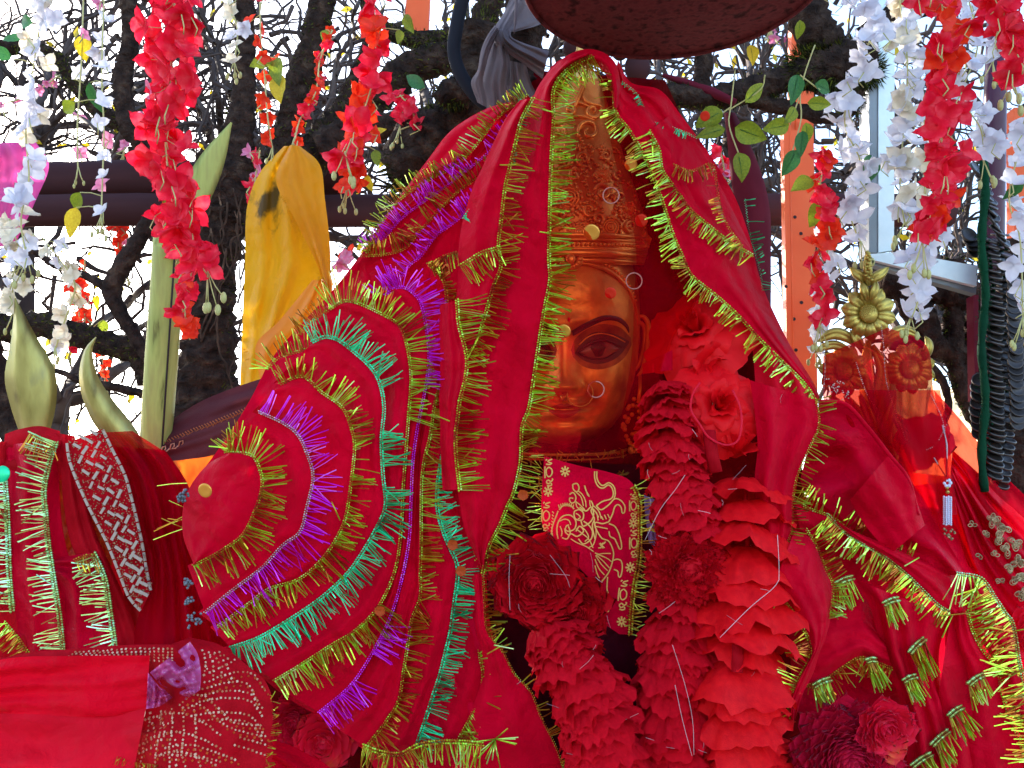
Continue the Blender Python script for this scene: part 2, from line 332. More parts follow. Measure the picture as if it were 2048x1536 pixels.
# ------------------------------------------------------------------ rails, posts, frames
def rail(y0, y1, x0, x1, d, label):
    yc = (y0+y1)/2; r = (y1-y0)/2*d/F; m = MB()
    pts = [P(x0+(x1-x0)*i/40, yc+2*math.sin(i*.5), d) for i in range(41)]
    m.tube(pts, r, 14, bump=.05); tag(m.build('wooden_rail', M['rail'], None), label, 'rail', 'dark rails behind the idol')
rail(322, 396, -260, 700, 2.62, 'upper dark red-brown rail, ending behind the tree trunk at left')
rail(389, 454, -260, 1900, 2.55, 'lower dark red-brown rail running right across behind the veiled idol')
def post(px0, px1, py0, py1, d, mat, name, label, cat, holes=(), depth=.03, lean=0, edge=True):
    t = thing(name, label, cat, P((px0+px1)/2, py1, d)); m = MB()
    a = P(px0, py0, d); b = P(px1, py0, d); c = P(px0+lean, py1, d); e = P(px1+lean, py1, d); bk = Vector((0, depth, 0))
    v = [a, b, e, c, a+bk, b+bk, e+bk, c+bk]; m.v = v; m.f = [(0, 3, 2, 1), (4, 5, 6, 7), (0, 4, 7, 3), (1, 2, 6, 5), (0, 1, 5, 4), (3, 7, 6, 2)]
    m.build('post_face', mat, t, smooth=False)
    if edge:
        e2 = MB(); w = (px1-px0)*.2
        q = [P(px0+w, py0, d-.002), P(px0+w+3, py0, d-.006), P(px0+w+3+lean, py1, d-.006), P(px0+w+lean, py1, d-.002)]
        e2.tube([P(px0+w, py0, d), P(px0+w+lean, py1, d)], .0022, 6); e2.build('raised_edge', mat, t)
    for (hx, hy) in holes:
        h = MB(); c0 = P(hx, hy, d-.001); n = 10; r = 3.6/F*d
        h.v = [c0+Vector((math.cos(2*PI*k/n)*r, 0, math.sin(2*PI*k/n)*r)) for k in range(n)]; h.f = [tuple(range(n))]; h.build('hole', M['hole'], t, smooth=False)
    return t
post(1583, 1628, 50, 260, 2.3, M['salmon'], 'metal_post', 'salmon orange upright seen above the mossy branch on the right', 'post', [(1603, 68)], lean=-1)
post(1567, 1627, 246, 900, 2.3, M['salmon'], 'metal_post', 'salmon orange perforated metal upright right of the red veil', 'post', [(1590, 434), (1602, 467), (1572, 573), (1603, 605), (1588, 638), (1592, 700)], lean=10)
post(815, 862, -60, 62, 2.6, M['salmon'], 'painted_board', 'salmon pink painted board hanging at the top left of the grey knotted cloth', 'board', edge=False, lean=-6)
post(2028, 2060, 215, 640, 1.9, M['salmon'], 'metal_post', 'narrow orange upright at the right edge behind white flowers', 'post', edge=False)
# pale steel frame: an upright and a sloping arm
t = thing('steel_frame', 'pale blue-white painted steel angle frame behind the white flowers, upright with sloping arm', 'frame', P(1770, 560, 1.8))
def prism(px, d0, dd, mat, nm, par):
    m = MB(); v = [P(x, y, d0) for x, y in px]; n = len(v); m.v = v+[q+Vector((0, dd, 0)) for q in v]
    m.f = [tuple(range(n))[::-1], tuple(range(n, 2*n))]+[(i, (i+1) % n, n+(i+1) % n, n+i) for i in range(n)]
    return m.build(nm, mat, par, smooth=False)
prism([(1757, -40), (1790, -40), (1788, 500), (1757, 505)], 1.8, .012, M['steel'], 'upright', t)
prism([(1738, -40), (1755.5, -40), (1755.5, 505), (1738, 505)], 1.803, .05, M['steeld'], 'side_flange', t)
prism([(1740, 508), (1800, 504), (1956, 532), (1953, 572), (1740, 518)], 1.79, .012, M['steel'], 'sloping_arm', t)
prism([(1740, 520), (1953, 574), (1952, 588), (1740, 528)], 1.803, .02, M['steeld'], 'arm_flange', t)
prism([(1947, 590), (1957, 590), (1957, 800), (1950, 800)], 1.9, .03, M['mpost'], 'lower_upright', t)
# maroon round-topped blade of wood
t = thing('maroon_board', 'maroon painted wooden blade with rounded shoulder rising behind the right side of the veil', 'blade', P(1500, 760, 1.9))
m = MB(); rows = []
for i in range(31):
    y = 225+i*20; u = i/30
    xl = 1448+ (y-225)*.05+12*math.sin(u*3); xr = 1470+72*math.sin(min(1, u*2.6)*PI/2)
    rows.append([P(xl+(xr-xl)*k/8, y, 1.9-.02*math.sin(PI*k/8)) for k in range(9)]+[P(xr-(xr-xl)*k/8, y, 1.93) for k in range(9)])
m.grid(rows, True); m.build('blade_board', M['mpost'], t)
m = MB(); m.tube(PT([(1325, 150, 1.8), (1370, 165, 1.8), (1425, 185, 1.78), (1470, 205, 1.76)]), [.004, .008, .01, .007], 8); m.build('prong', M['mpost'], t)
# maroon pipe on the right
m = MB(); m.tube([P(2000, -40, 1.75), P(1990, 200, 1.75), P(1985, 560, 1.75), P(1990, 1000, 1.75)], [.02, .021, .021, .021], 16)
tag(m.build('maroon_pipe', pbr('glossy maroon pipe', [(.3, (.05, .01, .03)), (.7, (.08, .015, .045))], rough=.3, spec=.25), None), 'glossy dark maroon pipe standing behind the coin strings at the right', 'pipe')
# rusty round canopy
t = thing('metal_canopy', 'large reddish-brown rusty round metal disc hanging over the top of the veil', 'canopy', P(1350, -60, 1.28))
cc = P(1350, -42, 1.30); prof = [(0, -.010), (.08, -.009), (.15, -.004), (.195, .003), (.214, .004), (.222, .0), (.226, .006), (.222, .016), (.2, .03), (.15, .06), (.08, .08), (0, .085)]
m = MB(); m.grid([[cc+Vector((r*math.cos(2*PI*k/72), r*math.sin(2*PI*k/72), z)) for k in range(72)] for r, z in prof], True); m.build('disc', M['rust'], t)
m = MB(); m.tube([cc+Vector((.222*math.cos(2*PI*k/72), .222*math.sin(2*PI*k/72), .0)) for k in range(73)], .0035, 8, cap=False); m.build('rim', M['rust'], t)
m = MB(); m.tube([cc+Vector((0, 0, .08)), cc+Vector((0, 0, .9))], .012, 10); m.build('hanger', M['steeld'], t)
# ------------------------------------------------------------------ the tree
def branch(mb, pts, d, seed=0., n=12, bmp=.28, step=9.):
    q = [(p[0], p[1], (p[3] if len(p) > 3 else d), p[2]) for p in pts]
    k = max(8, int(clen(q)/step)); c = cm(q, k)
    mb.tube([P(x+3*N(i*.3, seed), y+3*N(seed, i*.3), dd) for i, (x, y, dd, r) in enumerate(c)], [max(1, r)*dd/F for (_, _, dd, r) in c], n, bump=bmp, seed=seed)
def hair(mb, pts, d, n=900, L=9, seed=0., side=1.25):                     # bark fuzz or moss tufts standing on a limb
    q = [(p[0], p[1], (p[3] if len(p) > 3 else d), p[2]) for p in pts]
    c = cm(q, 60)
    for _ in range(n):
        x, y, dd, r = c[R.randrange(61)]; i = R.uniform(0, 2*PI); x += R.uniform(-8, 8); y += R.uniform(-8, 8)
        ox, oy, oz = math.cos(i), math.sin(i), R.uniform(-1, .3)
        l = math.sqrt(ox*ox+oy*oy+oz*oz); ox, oy, oz = ox/l, oy/l, oz/l
        a = P(x+ox*r*.9, y+oy*r*.9, dd+oz*r*.9*dd/F); e = r+L*R.uniform(.3, side)
        b = P(x+ox*e+R.uniform(-4, 4), y+oy*e+R.uniform(-4, 4), dd+oz*e*dd/F)
        w = Vector((R.uniform(-1, 1), R.uniform(-1, 1), R.uniform(-1, 1))).normalized()*dd/F*1.6
        k = len(mb.v); mb.v += [a-w, a+w, b]; mb.f.append((k, k+1, k+2))
tree = thing('gnarled_tree', 'dark gnarled tree with thick twisting limbs behind the idol, yellow cloth tied to it', 'tree', P(430, 1500, 2.4))
m = MB(); tk = [(450, 1700, 90), (440, 1250, 82), (432, 950, 80), (418, 820, 66), (415, 700, 52), (425, 560, 44), (445, 450, 50), (455, 380, 58), (462, 330, 50)]
branch(m, tk, 2.35, 1, 22, .32)
m.build('trunk', M['bark'], tree)
limbs = [[(455, 380, 45), (470, 300, 36), (486, 200, 24), (490, 90, 21), (488, -60, 20)],
 [(480, 400, 40), (540, 360, 34), (570, 280, 25), (596, 190, 30), (632, 70, 28), (655, -60, 24)],
 [(500, 400, 44), (580, 350, 42), (650, 290, 44), (696, 225, 33), (715, 150, 17), (742, 80, 14), (725, -40, 11)],
 [(640, 300, 40), (720, 258, 30), (800, 248, 24), (880, 232, 24), (950, 200, 26)],
 [(700, 260, 28), (745, 205, 28), (805, 150, 33), (870, 120, 32), (935, 95, 28), (975, 20, 26), (990, -50, 26)],
 [(770, 60, 16), (830, 80, 18), (900, 78, 20), (950, 60, 20)],
 [(440, 440, 34), (370, 350, 26), (300, 300, 22), (255, 240, 20), (246, 160, 18), (262, 70, 17), (250, -50, 18)],
 [(256, 250, 18), (200, 225, 16), (150, 165, 14), (110, 115, 14), (50, 95, 15), (-40, 100, 16)],
 [(310, 760, 34), (285, 705, 30), (220, 690, 24), (150, 668, 26), (80, 650, 27), (20, 655, 28), (-60, 640, 30)],
 [(300, 720, 16), (275, 680, 14), (238, 620, 15), (225, 575, 19), (262, 505, 17), (300, 440, 15)],
 [(225, 585, 12), (180, 555, 8), (120, 535, 7), (50, 490, 6)],
 [(-30, 700, 30), (10, 790, 28), (40, 900, 30)],
 [(300, 790, 8), (230, 775, 9), (160, 760, 7), (110, 740, 5)],
 [(430, 930, 40), (385, 820, 34), (350, 770, 28), (362, 740, 10)]]
for i, l in enumerate(limbs):
    m = MB(); branch(m, l, 2.35+.05*(i % 3), 5+i*3, 12); m.build('limb', M['bark'], tree)
m = MB()
for k in range(16):                                                     # hanging aerial roots and vines against the trunk
    x = R.uniform(395, 520); y = R.uniform(340, 620); q = [(x, y, R.uniform(1.2, 3))]
    for s in range(5): x += R.uniform(-22, 16); y += R.uniform(20, 50); q.append((x, y, R.uniform(.9, 2.6)))
    branch(m, q, 2.28, k, 6, .4, 6)
m.build('roots', pbr('brown roots', [(.3, (.03, .02, .016)), (.6, (.08, .05, .035)), (.75, (.25, .16, .1))], rough=.9, spec=.05, nscale=30), tree, kind='stuff')
moss_mb = MB()
for i, l in enumerate(limbs[:9]): hair(moss_mb, l, 2.38, 650, 7)
hair(moss_mb, tk[2:], 2.35, 1500, 8)
moss_mb.build('bark_fuzz', M['moss'], tree, smooth=False, kind='stuff')
# nearer mossy limb that comes in behind the veil
t2 = thing('mossy_branch', 'thick black-green mossy branch stub touching the left shoulder of the veil', 'branch', P(850, 500, 1.85))
ml = [(960, 60, 50), (948, 170, 44), (935, 230, 46), (880, 265, 58), (835, 310, 62), (815, 352, 46), (800, 385, 14)]
m = MB(); branch(m, ml, 1.8, 3, 18, .3); m.build('branch_wood', M['bark'], t2)
m = MB(); hair(m, ml, 1.8, 5200, 9); hair(m, [(890, 190, 22), (925, 185, 30)], 1.72, 900, 8)
m.build('moss', M['moss'], t2, smooth=False, kind='stuff')
m = MB(); branch(m, [(880, 205, 20), (905, 185, 28), (940, 190, 26)], 1.72, 9, 12, .3); m.build('branch_stub', M['bark'], t2)
t2 = thing('mossy_branch', 'long dark mossy branch crossing behind the top right of the veil', 'branch', P(1500, 260, 1.85))
for l in ([(1180, 170, 24), (1260, 180, 24), (1330, 190, 23), (1420, 196, 24), (1510, 178, 26), (1580, 155, 28), (1640, 140, 44), (1700, 130, 50), (1742, 140, 28)], [(1500, 200, 14), (1570, 215, 15), (1640, 232, 14), (1700, 240, 6)],
          [(1700, 170, 26), (1705, 205, 18), (1692, 235, 10)], [(1590, -60, 24), (1620, 40, 40), (1660, 100, 34)], [(1720, 70, 16), (1790, 30, 20), (1880, 10, 16)], [(1402, 40, 15), (1408, 120, 17), (1400, 190, 18)]):
    m = MB(); branch(m, l, 1.8, 31+l[0][0], 14, .3); m.build('limb', M['bark'], t2)
m = MB(); hair(m, [(1330, 190, 23), (1420, 196, 24), (1510, 178, 26), (1580, 155, 28)], 1.8, 1200, 7); hair(m, [(1600, 140, 34), (1640, 130, 52), (1700, 130, 54), (1742, 140, 30)], 1.8, 4200, 11); hair(m, [(1700, 170, 26), (1705, 205, 18), (1692, 235, 10)], 1.8, 700, 9)
m.build('moss', M['moss'], t2, smooth=False, kind='stuff')
t2 = thing('hanging_root', 'dark mossy hanging roots and knotted limbs between gold ornament and coin strings', 'root', P(1900, 1000, 2.0))
for l in ([(1760, 560, 30), (1850, 570, 36), (1960, 600, 30)], [(1908, 520, 20), (1906, 620, 18), (1912, 720, 19), (1930, 800, 15), (1958, 850, 14), (1990, 900, 14)], [(1850, 720, 8), (1885, 760, 8), (1897, 810, 7), (1888, 850, 5)],
          [(1840, 610, 26), (1870, 690, 24), (1960, 720, 22)], [(1780, 540, 22), (1820, 640, 14), (1840, 730, 12)], [(1970, 600, 26), (1950, 680, 24), (1960, 760, 14)], [(1780, 690, 10), (1850, 700, 14), (1900, 690, 22)]):
    m = MB(); branch(m, l, 2.0, 71+l[0][1], 12, .35); m.build('root_limb', M['bark'], t2)
m = MB(); hair(m, [(1908, 520, 20), (1906, 620, 18), (1912, 720, 19), (1930, 800, 15), (1958, 850, 14)], 2.0, 1500, 7); m.build('moss', M['moss'], t2, smooth=False, kind='stuff')
# curved black hook of iron with the grey knotted cloth
m = MB(); m.tube(PT(cm([(950, -60, 1.62), (925, 0, 1.62), (912, 60, 1.62), (908, 105, 1.62), (922, 150, 1.62), (955, 195, 1.62), (985, 215, 1.62)], 30)), .0125, 14)
tag(m.build('black_pipe', pbr('matt black pipe', [(.3, (.012, .013, .018)), (.7, (.022, .022, .03))], rough=.7, spec=.05), None), 'curved matt black pipe hooking down beside the grey knotted cloth', 'pipe')
# background bare trees: limbs and twig tangles
def twig_tree(label, x0, x1, y0, y1, d0, d1, n, nl, seed, leafn=60):
    rr = random.Random(seed); dm = (d0+d1)/2
    t = thing('bare_tree', label, 'tree', P((x0+x1)/2, 1600, dm), 'bare trees behind the shrine')
    m = MB(); xc = (x0+x1)/2; bt = P(xc, 900, dm); m.tube([Vector((bt.x, bt.y, -.1)), Vector((bt.x, bt.y, .8)), P(xc, 900, dm), P(xc+10, y1-100, dm)], [.07, .06, .05, .035], 10, bump=.3); m.build('trunk', M['twig'], t)
    ends = []
    for k in range(nl):
        m = MB(); q = [(xc+10, y1-60-rr.uniform(0, 60), 16)]; a = -PI/2+(k/(nl-1)-.5)*2.6; x, y = q[0][:2]; r = 15
        for s in range(9):
            a += rr.gauss(0, .32); x += math.cos(a)*rr.uniform(45, 80); y += math.sin(a)*rr.uniform(40, 75); r *= .84; q.append((x, y, r, rr.uniform(d0, d1))); ends.append((x, y, r, a))
        branch(m, q, dm, k+seed, 6, .3, 14); m.build('limb', M['twig'], t)
    tw = MB(); lf = MB()
    for k in range(n):
        if rr.random() < .5: x, y, r, a = rr.choice(ends); r = min(r, rr.uniform(3, 7.5))
        else: x, y, r, a = rr.uniform(x0, x1), rr.uniform(y0, y1), rr.uniform(1.6, 7), rr.uniform(0, 2*PI)
        d = rr.uniform(d0, d1); pts = [P(x, y, d)]; rad = [r*d/F]; na = rr.randint(4, 8)
        for s in range(na):
            a += rr.gauss(0, .5); x += math.cos(a)*rr.uniform(12, 34); y += math.sin(a)*rr.uniform(12, 34)+1; r *= .86; d += rr.uniform(-.03, .03)
            pts.append(P(x, y, d)); rad.append(r*d/F)
            if rr.random() < .45:
                b = a+rr.choice((-1, 1))*rr.uniform(.5, 1.2); l = rr.uniform(14, 48)
                tw.tube([P(x, y, d), P(x+math.cos(b)*l*.5, y+math.sin(b)*l*.5, d), P(x+math.cos(b+.3)*l, y+math.sin(b+.3)*l, d)], [r*.6*d/F, r*.5*d/F, r*.25*d/F], 3, cap=False)
        tw.tube(pts, rad, 4, cap=False)
    tw.build('twigs', M['twig'], t, kind='stuff')
    for k in range(leafn):
        x, y, d, s, a = rr.uniform(x0, x1), rr.uniform(y0, y1), rr.uniform(d0, d1), rr.uniform(7, 15), rr.uniform(0, 6.28)
        b = len(lf.v); c, e = math.cos(a)*s, math.sin(a)*s
        lf.v += [P(x-c, y-e, d), P(x+e*.45, y-c*.45, d+.01), P(x+c, y+e, d), P(x-e*.45, y+c*.45, d-.01)]; lf.f.append((b, b+1, b+2, b+3))
    lf.build('leaves', M['leafy'], t, kind='stuff', smooth=False)
twig_tree('bare twiggy tree farthest left, behind white and pink flower strings', -250, 330, -60, 520, 2.9, 4.0, 330, 7, 3)
twig_tree('bare twiggy tree behind the gnarled trunk and the yellow cloth', 250, 760, -60, 560, 3.0, 4.2, 290, 7, 5)
twig_tree('bare twiggy tree behind the mossy stub and knotted cloth', 600, 1120, -60, 420, 3.0, 4.0, 260, 6, 8)
twig_tree('bare twiggy tree seen just under the rusty disc', 1220, 1700, 60, 500, 2.6, 3.6, 380, 7, 12, 90)
twig_tree('bare twiggy tree behind the steel frame at right', 1640, 2200, -60, 820, 2.9, 4.0, 420, 7, 15, 80)
twig_tree('low bare bushy tree behind the bandaged trident at lower left', -200, 420, 480, 900, 3.0, 4.0, 70, 4, 19, 50)
# pale cloth panels seen through the gaps at the right
def drape(name, label, A, B, mat, cat='cloth', bulge=.02, fold=.012, ff=5, nu=30, nv=24, par=None, **k):
    return loft(A, B, nu, nv, bulge, fold, ff, **k).build(name, mat, par, label=label, cat=cat)
drape('pale_cloth', 'cream cloth sheet behind the hanging roots, above the sheer red net', [(1800, 760, 2.3), (1810, 900, 2.3), (1830, 1080, 2.3)], [(1990, 790, 2.3), (1990, 900, 2.3), (1990, 1080, 2.3)], M['cream'])
drape('pale_cloth', 'pale mint green strip of cloth left of the cream sheet', [(1770, 745, 2.25), (1790, 900, 2.25), (1800, 980, 2.25)], [(1870, 735, 2.25), (1850, 850, 2.25), (1835, 960, 2.25)], M['mintc'])
drape('orange_cloth', 'bright orange cloth glimpsed under the sheer net beside the pearl pendant', [(1780, 940, 2.0), (1790, 1010, 2.0), (1810, 1100, 2.0)], [(1960, 960, 2.0), (1950, 1010, 2.0), (1960, 1100, 2.0)], M['orange'])
drape('orange_cloth', 'orange cloth glowing under the dark patterned shawl at left', [(300, 850, 2.0), (310, 930, 2.0), (330, 1010, 2.0)], [(500, 830, 2.0), (480, 920, 2.0), (470, 1010, 2.0)], M['orange'])
drape('orange_cloth', 'crinkled orange cloth showing through the gap beside the silver chevron band', [(118, 960, 1.455), (125, 1050, 1.455), (140, 1130, 1.455)], [(210, 960, 1.455), (215, 1050, 1.455), (225, 1130, 1.455)], M['orange'], dfold=.02)
# ------------------------------------------------------------------ silk flowers, leaves, strings of them
def petal_rows(L, W, cup, tip=.0, ang=0., n=4, m=4, wav=.0, rr=None, base=.12, tilt=.0):
    rows = []
    for i in range(n+1):
        u = i/n; w = W*max(.0, math.sin(PI*(.08+.92*u**.85)))**.62 if i else W*base
        row = []
        for j in range(m+1):
            v = j/m*2-1; x = v*w; y = u*L*(1-.12*v*v*u); z = cup*(u*u)*L*.5+abs(v)**2*w*.35+(wav*rr.uniform(-1, 1)*L if rr else 0)+tilt*u*L
            c, s = math.cos(ang), math.sin(ang); row.append(Vector((x*c-y*s, x*s+y*c, z)))
        rows.append(row)
    return rows
def blossom(mat, seed, petals=5, spread=.55):
    rr = random.Random(seed); m = MB(); a0 = rr.uniform(0, 6)
    for k in range(petals): m.grid(petal_rows(.56*rr.uniform(.85, 1.1), rr.uniform(.19, .26), rr.uniform(-.7, 1.0), 0, a0+2*PI*k/petals+rr.uniform(-.12, .12), 7, 4, .012, rr, tilt=rr.uniform(.1, spread)))
    return m.mesh('flower', mat)
BL = {k: [blossom(M[k], 3+i*7+len(k), [5, 4, 5, 4][i]) for i in range(4)] for k in ('fred', 'fhot', 'fwhite', 'fcream', 'fpink')}
def leaf_mesh(mat, seed=1, wide=.3):
    rows = []; rr = random.Random(seed)
    for i in range(9):
        u = i/8; w = wide*math.sin(PI*min(1, u**.8))**.9+.006
        rows.append([Vector((v*w, u, abs(v)*w*.35-.25*u*u+.02*rr.uniform(-1, 1)*(0 < abs(v)))) for v in (-1, -.5, 0, .5, 1)])
    return MB().grid(rows).mesh('leaf', mat)
def vein_mesh(mat):
    m = MB(); m.tube([Vector((0, u/6, -.25*(u/6)**2+.012)) for u in range(1, 6)], [.014, .012, .01, .008, .004], 4); return m.mesh('leaf_vein', mat)
LF = {k: [leaf_mesh(M[k], s, w) for s, w in ((1, .3), (2, .24), (5, .34))] for k in ('leaf', 'leafd', 'leafy')}
VEIN = vein_mesh(M['leafd'])
bm_ = MB(); bm_.ball(Vector((0, 0, 0)), .5, .5, .9, 6, 5); BUD = bm_.mesh('bud', M['stem'])
def put_leaf(par, x, y, d, size, ang, kind='leaf', vein=True, rx=None):
    rx = R.uniform(-.5, .5) if rx is None else rx
    Mx = PM(x, y, d, size, rx, R.uniform(-.5, .5), 0); Mx = PM(x, y, d, size) @ Matrix.Rotation(ang, 4, 'Z') @ Euler((rx, R.uniform(-.45, .45), 0)).to_matrix().to_4x4()
    o = inst(R.choice(LF[kind]), 'leaf', par, Mx)
    return o
def strand(label, path, d, kinds, n, size, spread=1., leaves=(), lab_group=None, tail=True, depth=.03, name='flower_string', cat='flower string'):
    c = cm([(x, y, d) for x, y in path], 40); x0, y0, _ = c[0]
    t = thing(name, label, cat, P(x0, y0, d), lab_group)
    st = MB(); st.tube(PT(c), 1.6/F*d, 5)
    for i in range(n):
        u = (i+.5)/n; k = min(40, int(u*40)); x, y, _ = c[k]
        sw = size*spread*(.5+.4*math.sin(i*1.7))*(1-.45*u)
        a = R.uniform(0, 2*PI); fx = x+math.cos(a)*sw; fy = y+R.uniform(-.4, .4)*size*.6; fd = d+math.sin(a)*depth
        kd = kinds[0] if len(kinds) == 1 or R.random() < .72 else R.choice(kinds[1:])
        s = size*R.uniform(.82, 1.2)
        st.tube(PT([(x, y-size*.25, d), ((x+fx)/2, (y+fy)/2-4, (d+fd)/2), (fx, fy, fd)]), .9/F*d, 3, cap=False)
        inst(R.choice(BL[kd]), 'flower', t, PM(fx, fy, fd, s, R.uniform(-1.1, .5), R.uniform(-.9, .9), R.uniform(0, 6.28)))
        if R.random() < .3: st.tube(PT([(fx, fy, fd-.012), (fx+R.uniform(-14, 14), fy+size*.35, fd-.02), (fx+R.uniform(-10, 10), fy+size*.6, fd-.016)]), 1.3/F*d, 4)
    if tail:
        x, y, _ = c[-1]
        for k in range(4):
            ex = x+R.uniform(-size*.5, size*.5); ey = y+size*R.uniform(.5, 1.1)
            st.tube(PT([(x, y-8, d), ((x+ex)/2, (y+ey)/2, d-.005), (ex, ey, d)]), 1.1/F*d, 4); inst(BUD, 'bud', t, PM(ex, ey, d, 9*size/45, PI/2, 0, 0))
    for (lx, ly, ls, la, lk) in leaves:
        k = min(range(41), key=lambda q: (c[q][0]-lx)**2+(c[q][1]-ly)**2)
        st.tube(PT([c[k], ((c[k][0]+lx)/2, (c[k][1]+ly)/2-3, d), (lx, ly, d)]), 1.2/F*d, 4)
        put_leaf(t, lx, ly, d-.004, ls, math.radians(la), lk)
    st.build('stem', M['stem'], t)
    return t
# leaf angles: 0 = tip up, 180 = tip down, 90 = tip left, -90 = tip right
G = 'flower strings hung round the shrine'
strand('large bright red silk flower string hanging nearest at left, over the rails', [(350, -40), (345, 120), (330, 260), (345, 400), (365, 480), (415, 550)], 1.02, ['fred', 'fred', 'fpink'], 70, 66, 1.35, [(330, 350, 60, 160, 'leaf')], G)
strand('white silk flower string near the left edge', [(95, -40), (72, 100), (52, 250), (58, 360), (42, 440), (55, 520)], 1.3, ['fwhite', 'fcream'], 26, 50, .85, [(65, 45, 46, 80, 'leafd'), (45, 80, 50, 75, 'leafd'), (22, 118, 44, 60, 'leafd')], G)
strand('white and pink flower string second from left, with green leaves', [(210, -40), (205, 80), (204, 170), (208, 260), (205, 360), (202, 440)], 1.35, ['fwhite', 'fpink', 'fpink'], 14, 38, .6, [(180, 165, 60, 175, 'leafd'), (150, 205, 42, 120, 'leaf'), (160, 385, 44, 150, 'leaf'), (152, 415, 62, 170, 'leafy')], G)
strand('thin pink flower string on yellow stalk between the white strings', [(168, -40), (165, 60), (162, 140), (155, 250), (156, 340)], 1.42, ['fpink', 'fwhite'], 5, 30, .5, [(168, 70, 50, 180, 'leafy')], G)
strand('short white flower cluster at the top right of the big red string', [(440, -40), (460, 15), (475, 60), (468, 130)], 1.4, ['fwhite', 'fcream'], 8, 40, .8, [], G)
strand('white flower string spreading low above the trident at left', [(20, 440), (40, 520), (20, 580), (30, 620)], 1.5, ['fcream', 'fwhite'], 12, 42, 1., [], G)
strand('cream flower string with twiggy end in front of the low glowing gap', [(80, 470), (120, 520), (150, 570), (130, 640), (110, 700)], 1.7, ['fcream', 'fwhite'], 15, 36, 1., [], G)
strand('small scarlet flower string with green leaves left of the dark limb', [(520, 0), (522, 80), (530, 160), (535, 230), (545, 300)], 1.9, ['fhot', 'fred'], 12, 36, .7, [(555, 115, 60, 190, 'leaf'), (545, 120, 46, 110, 'leaf'), (560, 150, 58, 185, 'leafy')], G)
strand('thin scarlet flower string hanging right of the same dark limb', [(665, 60), (640, 120), (632, 180), (600, 240), (588, 285)], 2.15, ['fhot', 'fred'], 20, 26, .5, [(650, 60, 30, 180, 'leaf')], G)
strand('red flower string at the top left of the black curved pipe', [(750, -40), (748, 60), (752, 130), (735, 200), (715, 250), (690, 310)], 1.3, ['fred', 'fhot'], 24, 56, .7, [(810, 30, 46, -150, 'leaf'), (800, 60, 30, 170, 'leaf')], G)
strand('scarlet flower string behind the heavy limb, over the lower rail', [(730, 270), (716, 310), (700, 350), (695, 380)], 2.05, ['fhot', 'fred'], 16, 40, .9, [(745, 270, 30, -60, 'leafy'), (750, 300, 34, 190, 'leaf'), (735, 350, 34, 180, 'leafy')], G)
strand('dusky red flower cluster between two dark limbs left of the knot', [(800, 190), (820, 215), (830, 245), (800, 260)], 1.75, ['fred'], 11, 36, 1., [(850, 175, 54, 60, 'leafd')], G)
strand('scarlet flower string hanging just right of the pale green pole', [(372, 540), (366, 590), (372, 640), (380, 680)], 1.5, ['fhot', 'fred'], 14, 38, .7, [], G, tail=False)
strand('tiny orange-red flower string far behind in the glowing gap', [(170, 520), (165, 600), (160, 640), (200, 700), (212, 770)], 2.7, ['fhot'], 20, 22, .7, [(195, 590, 30, 180, 'leafy'), (205, 640, 30, 190, 'leaf')], G)
strand('tiny pink flower string far behind the upper rail at left', [(120, 150), (60, 190), (0, 210)], 2.8, ['fpink'], 10, 20, .9, [], G)
strand('tiny pink flowers hanging far behind, just over the upper rail', [(280, 230), (260, 270), (250, 300)], 2.85, ['fpink'], 10, 20, 1., [], G)
strand('big bright red flower string in front of the white ones at right', [(1880, -40), (1888, 80), (1882, 180), (1884, 280), (1890, 360), (1862, 430), (1845, 490)], 1.12, ['fred', 'fhot'], 64, 58, 1.15, [], G)
strand('red flower string over the salmon upright, ending beside the gold flower', [(1655, 310), (1640, 380), (1660, 460), (1625, 520), (1645, 590), (1640, 650)], 1.42, ['fred', 'fhot'], 34, 44, .62, [(1625, 360, 50, 120, 'leaf'), (1652, 400, 60, 150, 'leaf')], G)
strand('red flower string at the upper right corner', [(2030, -40), (2000, 40), (2020, 110), (2025, 160)], 1.12, ['fred'], 15, 66, .7, [], G)
strand('white flower string left of the steel upright', [(1690, -40), (1745, 50), (1705, 160), (1690, 250), (1722, 330), (1700, 420), (1722, 490)], 1.46, ['fwhite'], 42, 50, 1.1, [(1740, 310, 60, 170, 'leafd')], G)
strand('white flower string falling over the steel upright', [(1795, -30), (1815, 130), (1806, 270), (1800, 380), (1810, 450)], 1.5, ['fwhite', 'fcream'], 36, 50, 1.1, [], G)
strand('white flower string behind the big red one at right', [(1930, -30), (1955, 90), (1925, 190), (1962, 260), (1968, 330)], 1.3, ['fwhite'], 22, 52, 1., [], G)
strand('white flower string with long buds hanging beside the gold flower', [(1868, 450), (1830, 530), (1838, 590), (1822, 640)], 1.3, ['fwhite'], 13, 52, .6, [], G)
strand('bluish white flower string at the right edge beside the pipe', [(2045, 60), (2050, 240), (2018, 390), (2040, 480), (2046, 640)], 1.2, ['fwhite'], 20, 50, .7, [(2046, 360, 50, 150, 'leafd')], G)
strand('shaded white flower string behind the scarlet one on the salmon upright', [(1650, 440), (1655, 540), (1640, 620), (1630, 700)], 1.62, ['fwhite'], 15, 40, .8, [], G)
strand('cream flower string among roots behind the big red string', [(1800, 60), (1840, 150), (1850, 260), (1850, 380), (1870, 440)], 1.62, ['fcream', 'fwhite'], 20, 42, .9, [], G)
strand('small red flower string far behind the trunk, left of the yellow cloth', [(520, 300), (512, 350), (508, 400)], 2.15, ['fred', 'fpink'], 12, 30, .8, [], G)
strand('faint pink flower string far behind the rusty disc edge', [(1610, 60), (1560, 90), (1540, 60)], 2.7, ['fpink'], 8, 22, .8, [], G)
